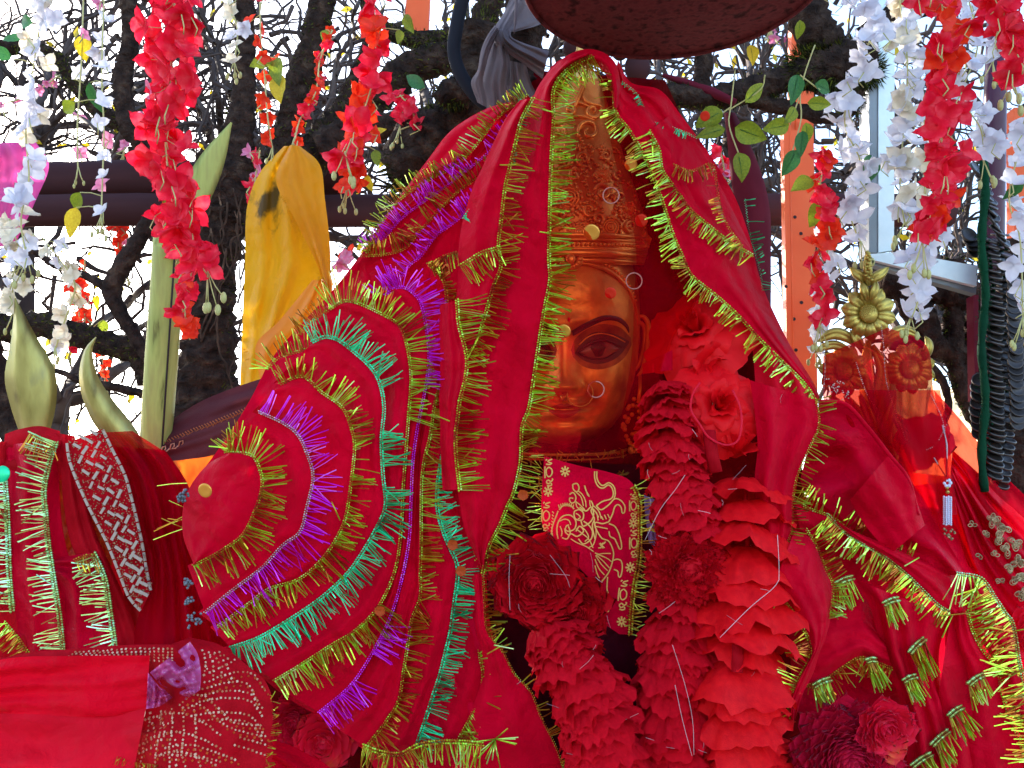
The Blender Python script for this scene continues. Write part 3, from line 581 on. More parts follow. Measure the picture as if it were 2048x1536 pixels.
strand('small red flower string behind the maroon board', [(1440, 300), (1448, 340), (1440, 380)], 2.1, ['fred', 'fpink'], 10, 30, .8, [], G)
strand('scattered far red flower string low behind the trident prongs', [(140, 560), (170, 640), (140, 700)], 2.6, ['fhot', 'fred'], 14, 26, 1.2, [(160, 660, 34, 190, 'leaf')], G)
strand('orange red flower string behind the gap beside the pale green pole', [(250, 440), (240, 500), (250, 540)], 2.7, ['fhot', 'fpink'], 12, 26, 1.2, [], G)
strand('white flower string at the far right top corner', [(1990, -30), (1996, 60), (1985, 130)], 1.35, ['fwhite'], 10, 48, .9, [], G)
strand('small coral flower behind the left slope of the veil near the yellow cloth', [(690, 500), (690, 530)], 1.75, ['fhot', 'fpink'], 5, 34, .8, [], G, tail=False)
def sprig(label, stems, leaves, d):
    t = thing('leaf_sprig', label, 'leaf sprig', P(*stems[0][0], d)); m = MB()
    for s in stems: m.tube(PT(cm([(x, y, d) for x, y in s], 14)), 1.5/F*d, 5)
    for (x, y, s, a, k) in leaves:
        o = put_leaf(t, x, y, d-.003, s, math.radians(a), k)
        v = inst(VEIN, 'leaf_vein', None, Matrix.Identity(4)); v.parent = o; v.location = (0, 0, .01)
    m.build('stem', M['stem'], t)
sprig('hanging sprig of yellow-green leaves in front of the mossy branch, left of two', [[(1470, 140), (1462, 210), (1458, 250), (1478, 310)], [(1458, 220), (1520, 180), (1530, 150)], [(1460, 215), (1440, 230)]],
      [(1490, 205, 60, -45, 'leaf'), (1445, 222, 60, 118, 'leaf'), (1450, 258, 58, 105, 'leaf'), (1470, 255, 66, -110, 'leaf'), (1475, 305, 58, -165, 'leaf'), (1500, 90, 40, -170, 'leafy')], 1.42)
sprig('hanging sprig of darker green leaves over the salmon upright', [[(1630, 90), (1612, 140), (1600, 190), (1602, 240), (1580, 320)], [(1600, 150), (1640, 180)], [(1600, 190), (1580, 250)]],
      [(1595, 150, 66, 165, 'leafd'), (1630, 168, 48, -100, 'leafd'), (1615, 205, 46, -95, 'leaf'), (1590, 215, 44, 140, 'leaf'), (1578, 250, 52, 100, 'leaf'), (1606, 262, 54, 175, 'leafd'), (1592, 300, 56, 155, 'leafd'), (1612, 245, 42, 190, 'leaf'), (1600, 40, 36, -175, 'leaf')], 1.4)
# ------------------------------------------------------------------ hanging cloths at the back
t = thing('yellow_cloth', 'long yellow satin cloth with sooty top tied to the dark limb', 'cloth', P(570, 770, 1.9))
loft([(568, 292, 1.9), (520, 345, 1.9), (494, 415, 1.9), (490, 520, 1.9), (485, 640, 1.9), (480, 772, 1.9)], [(600, 292, 1.88), (612, 360, 1.87), (640, 440, 1.87), (650, 540, 1.88), (600, 640, 1.88), (560, 765, 1.9)], 60, 36, .03, .02, 4.5, seed=3, pin=3, dfold=.01).build('hanging_fold', M['yellow'], t)
loft([(580, 290, 1.83), (552, 360, 1.815), (590, 440, 1.805), (630, 520, 1.81), (650, 578, 1.82)], [(600, 292, 1.84), (640, 330, 1.83), (650, 400, 1.825), (660, 490, 1.825), (662, 580, 1.83)], 50, 24, .014, .010, 4, seed=8).build('front_fold', pbr('deeper yellow satin', [(.3, (.72, .26, .004)), (.7, (.78, .34, .005))], rough=.5, trans=.3, spec=.2, crease=.6), t)
loft([(625, 560, 1.83), (560, 640, 1.83), (512, 690, 1.83), (520, 760, 1.84)], [(665, 560, 1.83), (662, 640, 1.83), (640, 700, 1.84), (600, 770, 1.84)], 40, 20, .02, .012, 5, seed=12).build('turned_fold', pbr('orange side of satin', [(.3, (.8, .24, .005)), (.7, (.88, .32, .01))], rough=.5, trans=.45), t)
m = MB(); fringe([(566, 390, 1.80), (592, 446, 1.795), (630, 523, 1.80), (650, 580, 1.81)], 1, 9, 4, 1.2, gap=.1, mb=m, lift=.004)
fringe([(500, 770, 1.89), (485, 700, 1.89)], 1, 14, 5, 1.4, mb=m); m.build('frayed_edge', M['yellow'], t, kind='stuff')
drape('pink_cloth', 'magenta pink cloth bundle at the left edge hanging over the rail', [(-80, 290, 1.9), (-70, 380, 1.9), (-60, 500, 1.9)], [(70, 282, 1.88), (98, 330, 1.87), (72, 400, 1.88), (30, 490, 1.9)], M['pink'], bulge=.03, fold=.03, ff=7)
t = thing('knotted_cloth', 'faded grey cloth knotted round the branch stub above the veil', 'cloth', P(1010, 215, 1.5))
m = MB(); branch(m, [(1060, -40, 44), (1050, 40, 44), (1040, 90, 40), (1030, 170, 36)], 1.62, 4, 14, .3); tag(m.build('branch_stub', M['bark'], None), 'dark branch stub wrapped by the grey knotted cloth', 'branch')
def fold3(A, B, nm, mat, par, bul=.012, fo=.01, ff=6, sd=1, n=30, nv=16): return loft(A, B, n, nv, bul, fo, ff, seed=sd).build(nm, mat, par)
fold3([(1030, -10, 1.56), (1005, 30, 1.54), (990, 60, 1.5), (1010, 100, 1.49), (1050, 130, 1.5), (1085, 158, 1.5)], [(1050, 10, 1.55), (1030, 50, 1.53), (1022, 72, 1.5), (1045, 85, 1.5), (1075, 95, 1.5), (1098, 102, 1.52)], 'wrap', M['grey'], t, .02, .012, 7, 2)
fold3([(1028, -20, 1.57), (1010, 20, 1.55), (995, 60, 1.515)], [(1090, -20, 1.6), (1092, 40, 1.6), (1030, 64, 1.52)], 'upper_wrap', M['grey'], t, .02, .012, 5, 4)
fold3([(990, 50, 1.49), (975, 70, 1.48), (962, 100, 1.48), (955, 140, 1.48), (942, 165, 1.48), (955, 205, 1.48)], [(1000, 62, 1.49), (985, 90, 1.485), (972, 130, 1.485), (966, 160, 1.485), (972, 190, 1.485), (974, 215, 1.485)], 'loose_end', M['grey'], t, .012, .006, 4, 7)
fold3([(990, 62, 1.5), (975, 120, 1.5), (965, 170, 1.5), (975, 225, 1.5)], [(1002, 70, 1.49), (1020, 120, 1.49), (1014, 170, 1.49), (1012, 230, 1.5)], 'hanging_tail', M['grey'], t, .014, .01, 5, 9)
fold3([(1012, 120, 1.51), (1008, 160, 1.51), (1012, 210, 1.51)], [(1052, 128, 1.51), (1062, 165, 1.51), (1080, 200, 1.51)], 'lower_tail', M['grey'], t, .012, .014, 6, 12)
m = MB(); m.ball(P(1003, 78, 1.49), .013, .011, .017, 10, 8); m.build('knot', M['grey'], t)
m = MB(); m.tube(PT(cm([(1034, -30, 1.44), (1032, 20, 1.44), (1030, 50, 1.44), (1028, 68, 1.44)], 10)), [.0028]*8+[.002, .001, .0005], 7)
tag(m.build('grey_root', M['grey'], None), 'thin pale grey root dangling in front of the knotted cloth', 'root')
ym = M['yellow'].node_tree; b_ = next(n for n in ym.nodes if n.type == 'BSDF_PRINCIPLED'); src = b_.inputs['Base Color'].links[0].from_socket
tc = ym.nodes.new('ShaderNodeTexCoord'); vm = ym.nodes.new('ShaderNodeVectorMath'); vm.operation = 'DISTANCE'; vm.inputs[1].default_value = P(540, 405, 1.88)-P(570, 770, 1.9)
ad = ym.nodes.new('ShaderNodeMath'); ad.operation = 'MULTIPLY_ADD'; ad.inputs[1].default_value = .24; ym.links.new(tex(ym, 26, 5), ad.inputs[0]); ym.links.new(tc.outputs['Object'], vm.inputs[0]); ym.links.new(vm.outputs['Value'], ad.inputs[2])
rm = ramp(ym, ad.outputs[0], [(.125, (1, 1, 1)), (.17, (0, 0, 0))]); mxn = ym.nodes.new('ShaderNodeMix'); mxn.data_type = 'RGBA'; mxn.inputs[7].default_value = (.09, .05, .006, 1)
ym.links.new(rm, mxn.inputs[0]); ym.links.new(src, mxn.inputs[6])
for l in list(src.links): ym.links.new(mxn.outputs[2], l.to_socket) if l.to_node.type.startswith('BSDF') else None
# dark woven shawl at left of the lobes
t = thing('woven_shawl', 'dark plum shawl with orange chevron stripe slung between pole and red scarves', 'shawl', P(420, 900, 1.62))
SA = [(300, 872, 1.66), (380, 815, 1.63), (450, 782, 1.6), (560, 745, 1.58)]; SB = [(300, 925, 1.6), (380, 918, 1.58), (440, 905, 1.57), (560, 850, 1.56)]
loft(SA, SB, 40, 20, .02, .012, 8, seed=5).build('shawl_cloth', M['shawl'], t)
m = MB(); mid = lambda u, v: tuple(cm(SA, 20)[int(u*20)][k]*(1-v)+cm(SB, 20)[int(u*20)][k]*v for k in range(3))
for i in range(46):
    u = i/46; a = mid(u, .42); b = mid(u, .60)
    x0 = a[0]+(u*20 % 1)*13; y0 = a[1]-(u*20 % 1)*6; dd = a[2]-.024
    for q in (0, 9, 18): m.tube(PT([(x0, y0+q, dd), (x0+5, y0+4.5+q, dd-.001), (x0, y0+9+q, dd)]), .0011, 4)
m.build('chevron_stripe', pbr('orange wool', [(.3, (.3, .07, .02)), (.7, (.45, .12, .03))], rough=.9), t, kind='stuff')
m = MB()
for i in range(9):
    x = 322+i*17.5; y = 898-i*5.5; dd = 1.585
    m.tube(PT([(x, y+7, dd), (x+3, y-4, dd), (x+9, y-6, dd), (x+9, y, dd), (x+4, y+5, dd), (x+12, y+4, dd), (x+17, y-1, dd)]), .0012, 4)
m.build('wave_border', M['dot'], t, kind='stuff')
# pale green pole and its upper slanting blade
t = thing('green_pole', 'pale yellow-green wooden pole standing upright left of the tree trunk', 'pole', P(305, 1000, 1.62))
m = MB(); m.tube([P(340+ (300-340)*i/12, 470+ (1050-470)*i/12, 1.62) for i in range(13)], [.0285]*13, 20, bump=.04); m.build('pole_shaft', M['bamboo'], t)
m = MB(); m.tube([P(352, 470, 1.597), P(314, 1050, 1.597)], .0018, 5); m.build('groove', M['hole'], t)
t = thing('trident', 'weathered brass trident head with leaf-shaped prongs, its base wrapped in red fringed cloth', 'trident', P(150, 1300, 1.45))
def blade(cl, wl, d, th=.012, nm='prong', par=None, mat=None):
    n = 26; c = cm(cl, n); w = [x[0] for x in cm([(a, 0) for a in wl], n)]; rows = []
    w = [cm([(i*40., a) for i, a in enumerate(wl)], n)[k][1] for k in range(n+1)]
    for i in range(n+1):
        a = c[max(0, i-1)]; b = c[min(n, i+1)]; tx, ty = b[0]-a[0], b[1]-a[1]; l = math.hypot(tx, ty) or 1; nx, ny = -ty/l, tx/l
        x, y = c[i]; ww = max(.6, w[i]); k = th*min(1, ww/20)
        rows.append([P(x+nx*ww, y+ny*ww, d), P(x+nx*ww*.5, y+ny*ww*.5, d-k*.55), P(x, y, d-k), P(x-nx*ww*.5, y-ny*ww*.5, d-k*.5), P(x-nx*ww, y-ny*ww, d+.001), P(x-nx*ww*.5, y-ny*ww*.5, d+k*.5), P(x, y, d+k), P(x+nx*ww*.5, y+ny*ww*.5, d+k*.5)])
    return MB().grid(rows, True).build(nm, mat or M['brass'], par)
blade([(30, 596), (42, 650), (58, 740), (66, 800), (70, 880)], [1, 22, 50, 46, 26], 1.47, par=t)
blade([(192, 674), (176, 705), (178, 760), (205, 820), (250, 880), (262, 930)], [1, 14, 24, 30, 30, 34], 1.46, .014, par=t)
tag(blade([(463, 245), (430, 310), (400, 370), (362, 440), (340, 500)], [2, 24, 32, 34, 34], 1.56, .004, 'green_board', mat=M['bamboo']), 'thin pale green pointed board slanting up behind the big red flower string', 'board')
# ------------------------------------------------------------------ the idol: head, crown, face
idol = thing('idol', 'gilded bronze goddess idol with tall embossed crown, half her face showing between red veils', 'idol', P(1125, 1600, 1.56))
HC, HD = 1125., 1.605
def g2(x, y, cx, cy, sx, sy): return math.exp(-.5*(((x-cx)/sx)**2+((y-cy)/sy)**2))
WT = [(440, 70), (480, 120), (520, 138), (560, 148), (600, 154), (640, 156), (680, 155), (720, 151), (760, 143), (800, 131), (830, 117), (855, 98), (872, 76), (884, 48), (892, 16)]
def lerp_t(T, y):
    if y <= T[0][0]: return T[0][1]
    for (a, p), (b, q) in zip(T, T[1:]):
        if y <= b: t = (y-a)/(b-a); return p+(q-p)*t
    return T[-1][1]
def feat(x, y):                                                          # relief of the face in picture-size units
    dx = x-1128; ax = abs(dx); ex = 1128+ax
    ny = max(0, min(1, (y-640)/130)); ridge = math.exp(-.5*(dx/(11+7*ny))**2)
    f = ridge*(6+34*ny**1.2)*(ss(618, 662, y)) * (1-ss(774, 790, y))
    f += 13*g2(ex, y, 1148, 774, 9, 9)+8*g2(dx, y, 0, 778, 14, 8)
    f -= 17*g2(ex, y, 1196, 690, 48, 26)*(1-.35*ridge)
    f += 15*g2(ex, y, 1197, 692, 32, 19)
    f += 9*g2(ex, y, 1200, 642, 52, 14)+6*g2(ex, y, 1150, 648, 14, 14)
    f += 12*g2(ex, y, 1212, 764, 38, 34)-5*g2(ex, y, 1172, 800, 10, 26)
    f += 17*g2(dx, y, 0, 822, 44, 34)
    mw = math.exp(-.5*(dx/27)**2)
    f += 10*mw*math.exp(-.5*((y-(811+1.2*math.cos(dx/9)-ax*.06))/5.5)**2)+12*mw*math.exp(-.5*((y-(829-ax*.05))/6.5)**2)
    f -= 11*math.exp(-.5*(dx/34)**2)*math.exp(-.5*((y-(819-ax*.1))/2.4)**2)
    f -= 6*g2(dx, y, 0, 844, 30, 5)+5*g2(dx, y, 0, 798, 5, 8)
    f += 17*g2(dx, y, 0, 866, 34, 17)+10*g2(dx, y, 0, 575, 80, 50)
    return f
def face_d(x, y, off=0.):
    w = lerp_t(WT, y); q = max(-1, min(1, (x-HC)/w)); th = math.asin(q)
    D0 = .80*w**.6*156**.4 + 14*ss(500, 600, y)
    return HD - (D0*math.cos(th)**.85 + feat(x, y)*math.cos(th)**.5 + off)*HD/F
rows = []
for i in range(171):
    y = 440+452*(i/170); w = lerp_t(WT, y); row = []
    for k in range(150):
        th = -PI+2*PI*(k+.5)/150; x = HC+w*math.sin(th)
        if abs(th) < PI/2: row.append(P(x, y, face_d(x, y)))
        else: row.append(P(x, y, HD-.95*w*math.cos(th)*HD/F))
    rows.append(row)
m = MB().grid(rows, True); m.f.append(tuple(range(170*150, 171*150))); m.build('head', M['face'], idol)
def patch(top, bot, off, nm, mat, nu=30, nv=8, dome=0.):
    A = cm(top, nu); B = cm(bot, nu); rows = []
    for a, b in zip(A, B):
        rows.append([P(a[0]+(b[0]-a[0])*j/nv, a[1]+(b[1]-a[1])*j/nv, face_d(a[0]+(b[0]-a[0])*j/nv, a[1]+(b[1]-a[1])*j/nv, off+dome*math.sin(PI*j/nv))) for j in range(nv+1)])
    return MB().grid(rows).build(nm, mat, idol)
for s in (1, -1):
    X = lambda pts: [(1128+s*(x-1128), y) for x, y in pts]
    patch(X([(1143, 662), (1170, 646), (1206, 631), (1238, 634), (1256, 650), (1259, 664)]), X([(1147, 672), (1174, 657), (1208, 642), (1234, 643), (1250, 654), (1257, 666)]), 1.2, 'eyebrow', M['ink'], dome=1.5)
    patch(X([(1142, 700), (1152, 676), (1178, 656), (1208, 648), (1240, 655), (1262, 676)]), X([(1146, 714), (1165, 732), (1195, 739), (1226, 732), (1250, 714), (1263, 690)]), .3, 'eye_shadow', M['shade'])
    patch(X([(1150, 706), (1160, 688), (1180, 668), (1205, 663), (1235, 670), (1258, 682)]), X([(1152, 709), (1170, 722), (1195, 728), (1222, 722), (1242, 708), (1258, 686)]), .6, 'eye_liner', M['lid'])
    patch(X([(1159, 704), (1170, 695), (1188, 686), (1206, 684), (1224, 689), (1238, 697)]), X([(1160, 706), (1175, 713), (1192, 716), (1210, 714), (1226, 706), (1238, 698)]), 2., 'eyeball', M['eyew'], dome=3)
    patch(X([(1181, 690), (1186, 686), (1196, 684), (1207, 684), (1212, 690)]), X([(1182, 698), (1187, 710), (1197, 714), (1207, 709), (1211, 698)]), 3.2, 'iris', M['ink'], 12, 6, dome=3.4)
    c = cm(X([(1156, 706), (1170, 693), (1188, 683), (1206, 680), (1226, 686), (1246, 695)]), 20); m = MB(); m.tube([P(x, y, face_d(x, y, 3.5)) for x, y in c], [.0006+.0022*math.sin(PI*min(1, .1+i/20)) for i in range(21)], 6); m.build('upper_lid', M['ink'], idol)
    c = cm(X([(1160, 708), (1176, 716), (1194, 719), (1212, 716), (1230, 706)]), 16); m = MB(); m.tube([P(x, y, face_d(x, y, 2)) for x, y in c], .0013, 6); m.build('lower_lid', M['ink'], idol)
    c = cm(X([(1158, 690), (1176, 674), (1200, 667), (1226, 672), (1250, 684)]), 16); m = MB(); m.tube([P(x, y, face_d(x, y, 1)) for x, y in c], .0012, 5); m.build('lid_crease', M['face'], idol)
    e = X([(1272, 700)])[0]; m = MB()                                     # ear with its lobe
    ring = cm([(1268, 640), (1284, 632), (1296, 648), (1295, 690), (1286, 735), (1276, 752)], 24)
    m.tube([P(1128+s*(x-1128), y, 1.585) for x, y in ring], [.003+.0025*math.sin(PI*i/24) for i in range(25)], 8); m.tube([P(1128+s*(x-1128-7), y*.8+138, 1.59) for x, y in ring], .004, 8); m.build('ear', M['face'], idol)
patch([(1096, 817), (1112, 810), (1122, 807), (1128, 809), (1134, 807), (1144, 810), (1162, 816)], [(1096, 819), (1112, 819), (1122, 819), (1128, 820), (1134, 819), (1144, 819), (1162, 818)], .5, 'upper_lip', M['lip'])
patch([(1096, 820), (1112, 820), (1128, 821), (1144, 820), (1162, 819)], [(1097, 821), (1110, 831), (1128, 837), (1146, 831), (1161, 821)], .5, 'lower_lip', M['lip'])
m = MB(); m.tube([P(1160+26*math.cos(a), 787+26*math.sin(a), 1.466-.004*math.sin(a)) for a in [-.9+i*(2*PI-1.2)/36 for i in range(37)]], .0014, 6); m.build('nose_ring', M['gold'], idol)
m = MB(); m.ball(P(1128, 794, 1.468), .0065, .006, .0065, 12, 8); m.ball(P(1130, 794, 1.462), .003, .003, .003); m.build('nose_stud', M['gold'], idol)
m = MB(); m.ball(P(1138, 640, face_d(1138, 634)), .0035, .002, .005, 10, 8); m.build('forehead_mark', M['fred'], idol)
m = MB(); m.tube([P(HC+5, 820, 1.6), P(HC+5, 880, 1.6), P(HC+5, 960, 1.6)], [.055, .052, .075], 28); m.build('neck', M['maroon'], idol)
m = MB(); m.grid([[P(HC+(155+110*ss(920, 1150, y))*math.sin(a), y, 1.60-.105*math.cos(a)) for a in [-PI+2*PI*k/40 for k in range(40)]] for y in (900, 925, 960, 1020, 1100, 1250, 1400, 1600, 1700)], True); m.build('torso', M['maroon'], idol)
HB = [(1098, 519), (1141, 524), (1185, 530), (1222, 545), (1252, 572), (1270, 610), (1277, 650)]
patch([(1098, 500), (1141, 500), (1185, 500), (1222, 505), (1256, 520), (1276, 570), (1280.5, 640)], HB, 3, 'hair_band', M['crown'], dome=4)
c = cm(HB, 50); m = MB(); m.tube([P(x, y, face_d(x, y, 4)) for x, y in c], .0035, 8); m.build('band_rim', M['crown'], idol)
m = MB()
for x, y in cm([(x+2, y-9) for x, y in HB[:-1]], 26): m.ball(P(x, y, face_d(x, y, 8)), .0032, .003, .0032, 7, 5)
m.build('band_beads', M['crown'], idol)
# grape-like earring
m = MB()
for k in range(70):
    a = R.uniform(0, 2*PI); y = R.uniform(796, 905); w = 24*math.sin(PI*(y-785)/135)+6
    m.ball(P(1276+w*math.cos(a), y, 1.53+.02*math.sin(a)), .0042, .0042, .0042, 7, 5)
m.tube(PT([(1280, 752, 1.52), (1280, 775, 1.51), (1277, 800, 1.5)]), .003, 6)
m.build('earring', M['crown'], idol)
# collar with gold edging
for y, r in ((898, .0028), (908, .0016), (944, .0022)):
    m = MB(); m.tube([P(HC+128*math.sin(a)*(1+.0008*(y-900)), y+12*math.cos(a), 1.555-.085*math.cos(a)) for a in [-1.5+3*i/40 for i in range(41)]], r, 6); m.build('collar_band', M['gold'], idol)
m = MB()
for i in range(150):
    a = R.uniform(-1.3, 1.3); y = R.choice((900, 942)); x = HC+128*math.sin(a); y += 12*math.cos(a)+R.uniform(-6, 6); d = 1.547-.088*math.cos(a)
    m.tube(PT([(x, y, d), (x+R.uniform(-10, 10), y+R.uniform(-12, 22), d-.012)]), .0009, 3, cap=False)
m.build('collar_tinsel', M['t_gold'], idol, kind='stuff')
# crown
CT = [(80, 4), (105, 9), (130, 22), (150, 34), (200, 54), (250, 74), (300, 95), (340, 112), (380, 132), (420, 150), (455, 162), (480, 166), (505, 166), (530, 158)]
def cxc(y): return 1130+30*ss(520, 150, y)
def crown_d(x, y, off=0.):
    w = lerp_t(CT, y); q = max(-1, min(1, (x-cxc(y))/w)); return HD-.01-(.72*w*math.sqrt(1-q*q)+off)*HD/F
rows = []
for i in range(91):
    y = 80+450*i/90; w = lerp_t(CT, y); row = []
    for k in range(72):
        th = -PI+2*PI*(k+.5)/72; x = cxc(y)+w*math.sin(th); c = math.cos(th)
        row.append(P(x, y, HD-.01-(.72*w*c)*HD/F))
    rows.append(row)
MB().grid(rows, True).build('crown', M['crown'], idol)
def ctube(pts, r, nm=None, mb=None, off=2., n=None):
    n = n or max(6, int(clen(pts)/4)); c = cm(pts, n); mb = mb or MB()
    rr = [r*(.35+.65*min(1, 4*min(i, n-i)/n+.15)) for i in range(n+1)]
    mb.tube([P(x, y, crown_d(x, y, off)) for x, y in c], [1.3*q*HD/F for q in rr], 7); return mb
def scroll(cx, cy, r, turns=1.4, a0=0., s=1):
    return [(cx+s*r*(1-.8*t)*math.cos(a0+2*PI*turns*t), cy+r*(1-.8*t)*math.sin(a0+2*PI*turns*t)) for t in [i/18 for i in range(19)]]
crn = [o for o in idol.children if o.name.startswith('crown')]
def cpart(mb, nm): return mb.build(nm, M['crown'], idol)
for y, r, o in ((470, 4.5, 5), (479, 2.5, 4), (497, 2.6, 4), (506, 6, 6), (520, 4, 4)):
    pts = []
    for k in range(41):
        a = -1.35+2.7*k/40; pts.append((cxc(y)+lerp_t(CT, y)*math.sin(a)*.995, y+10*(1-math.cos(a))*.8))
    cpart(ctube(pts, r, off=o, n=60), 'crown_band')
m = MB()
for k in range(46):
    a = -1.3+2.6*k/45; y = 488+10*(1-math.cos(a))*.8; x = cxc(y)+lerp_t(CT, y)*math.sin(a)
    m.ball(P(x, y, crown_d(x, y, 4)), .0032, .0032, .0032, 7, 5)
cpart(m, 'band_beads')
for (x, y, r) in ((1138, 395, 19), (1222, 455, 15), (1050, 395, 15), (1300, 478, 11), (1255, 420, 11), (1158, 464, 12), (1205, 350, 10)):
    m = MB()
    for q in (1., .66, .34):
        m.tube([P(x+r*q*math.cos(a), y+r*q*math.sin(a), crown_d(x, y, 5+(1-q)*5)) for a in [2*PI*k/20 for k in range(21)]], .0019, 6, cap=False)
    m.ball(P(x, y, crown_d(x, y, 8)), .004, .004, .004, 8, 6)
    for k in range(14):
        a = 2*PI*k/14; m.ball(P(x+r*1.35*math.cos(a), y+r*1.35*math.sin(a), crown_d(x+r*1.35*math.cos(a), y+r*1.35*math.sin(a), 3)), .003, .003, .004, 6, 5)
    cpart(m, 'crown_rosette')
for (x, y, r, a, s) in ((1178, 262, 23, 2.6, 1), (1112, 262, 20, 2.6, -1), (1186, 222, 18, -1, 1), (1140, 218, 12, .6, -1), (1168, 318, 16, 1.2, 1), (1130, 318, 16, 1.2, -1), (1205, 385, 18, 3.4, 1), (1178, 420, 14, .5, 1), (1240, 395, 13, 2., 1), (1262, 452, 14, 1., 1), (1150, 350, 13, 4, -1), (1196, 438, 12, 2.2, -1), (1235, 348, 12, .2, 1), (1090, 350, 16, 2, -1), (1085, 440, 16, 2, -1), (1285, 440, 12, 3, 1), (1212, 310, 12, 5, 1)):
    cpart(ctube(scroll(x, y, r, 1.3, a, s), 3.4 if r > 15 else 2.6, off=4), 'crown_scroll')
cpart(ctube([(1165, 190), (1175, 205), (1200, 212), (1212, 222)], 3.2, off=5), 'crown_scroll')
cpart(ctube([(1160, 140), (1168, 165), (1158, 190), (1150, 215)], 4, off=5), 'crown_scroll')
m = MB()
for y0, x0, x1 in ((205, 1130, 1180), (232, 1128, 1190)):
    ctube([(x0, y0+9), ((x0+x1)/2, y0), (x1, y0+9)], 2.5, mb=m, off=4)
for pts in ([(1160, 270), (1172, 300), (1164, 330), (1172, 360), (1180, 400), (1172, 430)], [(1190, 350), (1215, 372), (1232, 400), (1250, 430), (1290, 455)], [(1125, 440), (1140, 446), (1170, 440), (1200, 452)]):
    c = cm(pts, int(clen(pts)/6.5))
    for x, y in c: m.ball(P(x, y, crown_d(x, y, 4)), .0022, .0022, .0022, 6, 5)
for k in range(11):
    a = .25+2.6*k/10; m.tube([P(1138+r*math.cos(a), 398+r*math.sin(a), crown_d(1138+r*math.cos(a), 398+r*math.sin(a), 4)) for r in (27, 33, 39)], [.0014, .003, .0012], 6)
for k in range(330):                                                     # small leaf and bead relief filling the ground
    y = R.uniform(290, 466); w = lerp_t(CT, y); x = cxc(y)+w*R.uniform(-.9, .96); a = R.uniform(0, PI); l = R.uniform(4, 8)
    m.tube([P(x-l*math.cos(a), y-l*math.sin(a), crown_d(x, y, 1)), P(x, y, crown_d(x, y, 4.5)), P(x+l*math.cos(a), y+l*math.sin(a), crown_d(x, y, 1))], [.0008, .0028, .0008], 6)
cpart(m, 'crown_relief')
m = MB(); ctube([(1118, 508), (1126, 530), (1142, 538), (1158, 530), (1165, 512)], 4, mb=m, off=8)
for k in range(9): a = .3+2.5*k/8; m.ball(P(1141+19*math.cos(a), 512+22*math.sin(a), crown_d(1141, 512, 10)), .005, .004, .005, 8, 6)
m.ball(P(1141, 518, crown_d(1141, 512, 12)), .009, .006, .01, 10, 8); cpart(m, 'forehead_pendant')
# small brown stone knobs behind the crown tip
for (x, y, r) in ((1275, 135, 26), (1150, 95, 24), (1240, 100, 18)):
    m = MB(); m.ball(P(x, y, 1.72), r*1.72/F, r*1.72/F, r*1.2*1.72/F, 14, 10); tag(m.build('brown_knob', M['rail'], None), {1275: 'round brown knob right of the veil tip', 1150: 'brown knob peeping just above the veil tip', 1240: 'small brown knob between veil tip and disc'}[x], 'knob')
# ------------------------------------------------------------------ magenta satin badge cloth with gold print
bt = thing('printed_scarf', 'red satin cloth printed in gold with a goddess riding a tiger, on the chest', 'printed cloth', P(1200, 1265, 1.36))
def BZ(x, y, o=0.): px, py = 1040+x/3.9375, 900+y/3.9375; return (px, py, 1.352+.00006*(y-700)*.3-.010*math.sin((x-150)/800*PI)+.003*math.sin(x/90+y/160)-o)
A = [BZ(*q) for q in ((190, 50), (172, 300), (168, 520), (190, 640), (420, 900), (600, 1100), (640, 1320), (790, 1450))]
B = [BZ(*q) for q in ((330, 85), (700, 175), (870, 245), (935, 310), (948, 600), (940, 850), (905, 1050), (872, 1455))]
def badge_pt(x, y, o): return P(*BZ(x, y, o))
Az = [(190, 50), (172, 300), (168, 520), (200, 650), (330, 800), (600, 1080), (625, 1320), (780, 1450)]; Bz = [(200, 52), (450, 120), (700, 175), (870, 245), (945, 420), (948, 700), (910, 1050), (872, 1455)]
A = cm(Az, 50); B = cm(Bz, 50)
MB().grid([[badge_pt(a[0]+(b[0]-a[0])*j/30, a[1]+(b[1]-a[1])*j/30, 0) for j in range(31)] for a, b in zip(A, B)]).build('satin_cloth', M['badge'], bt)
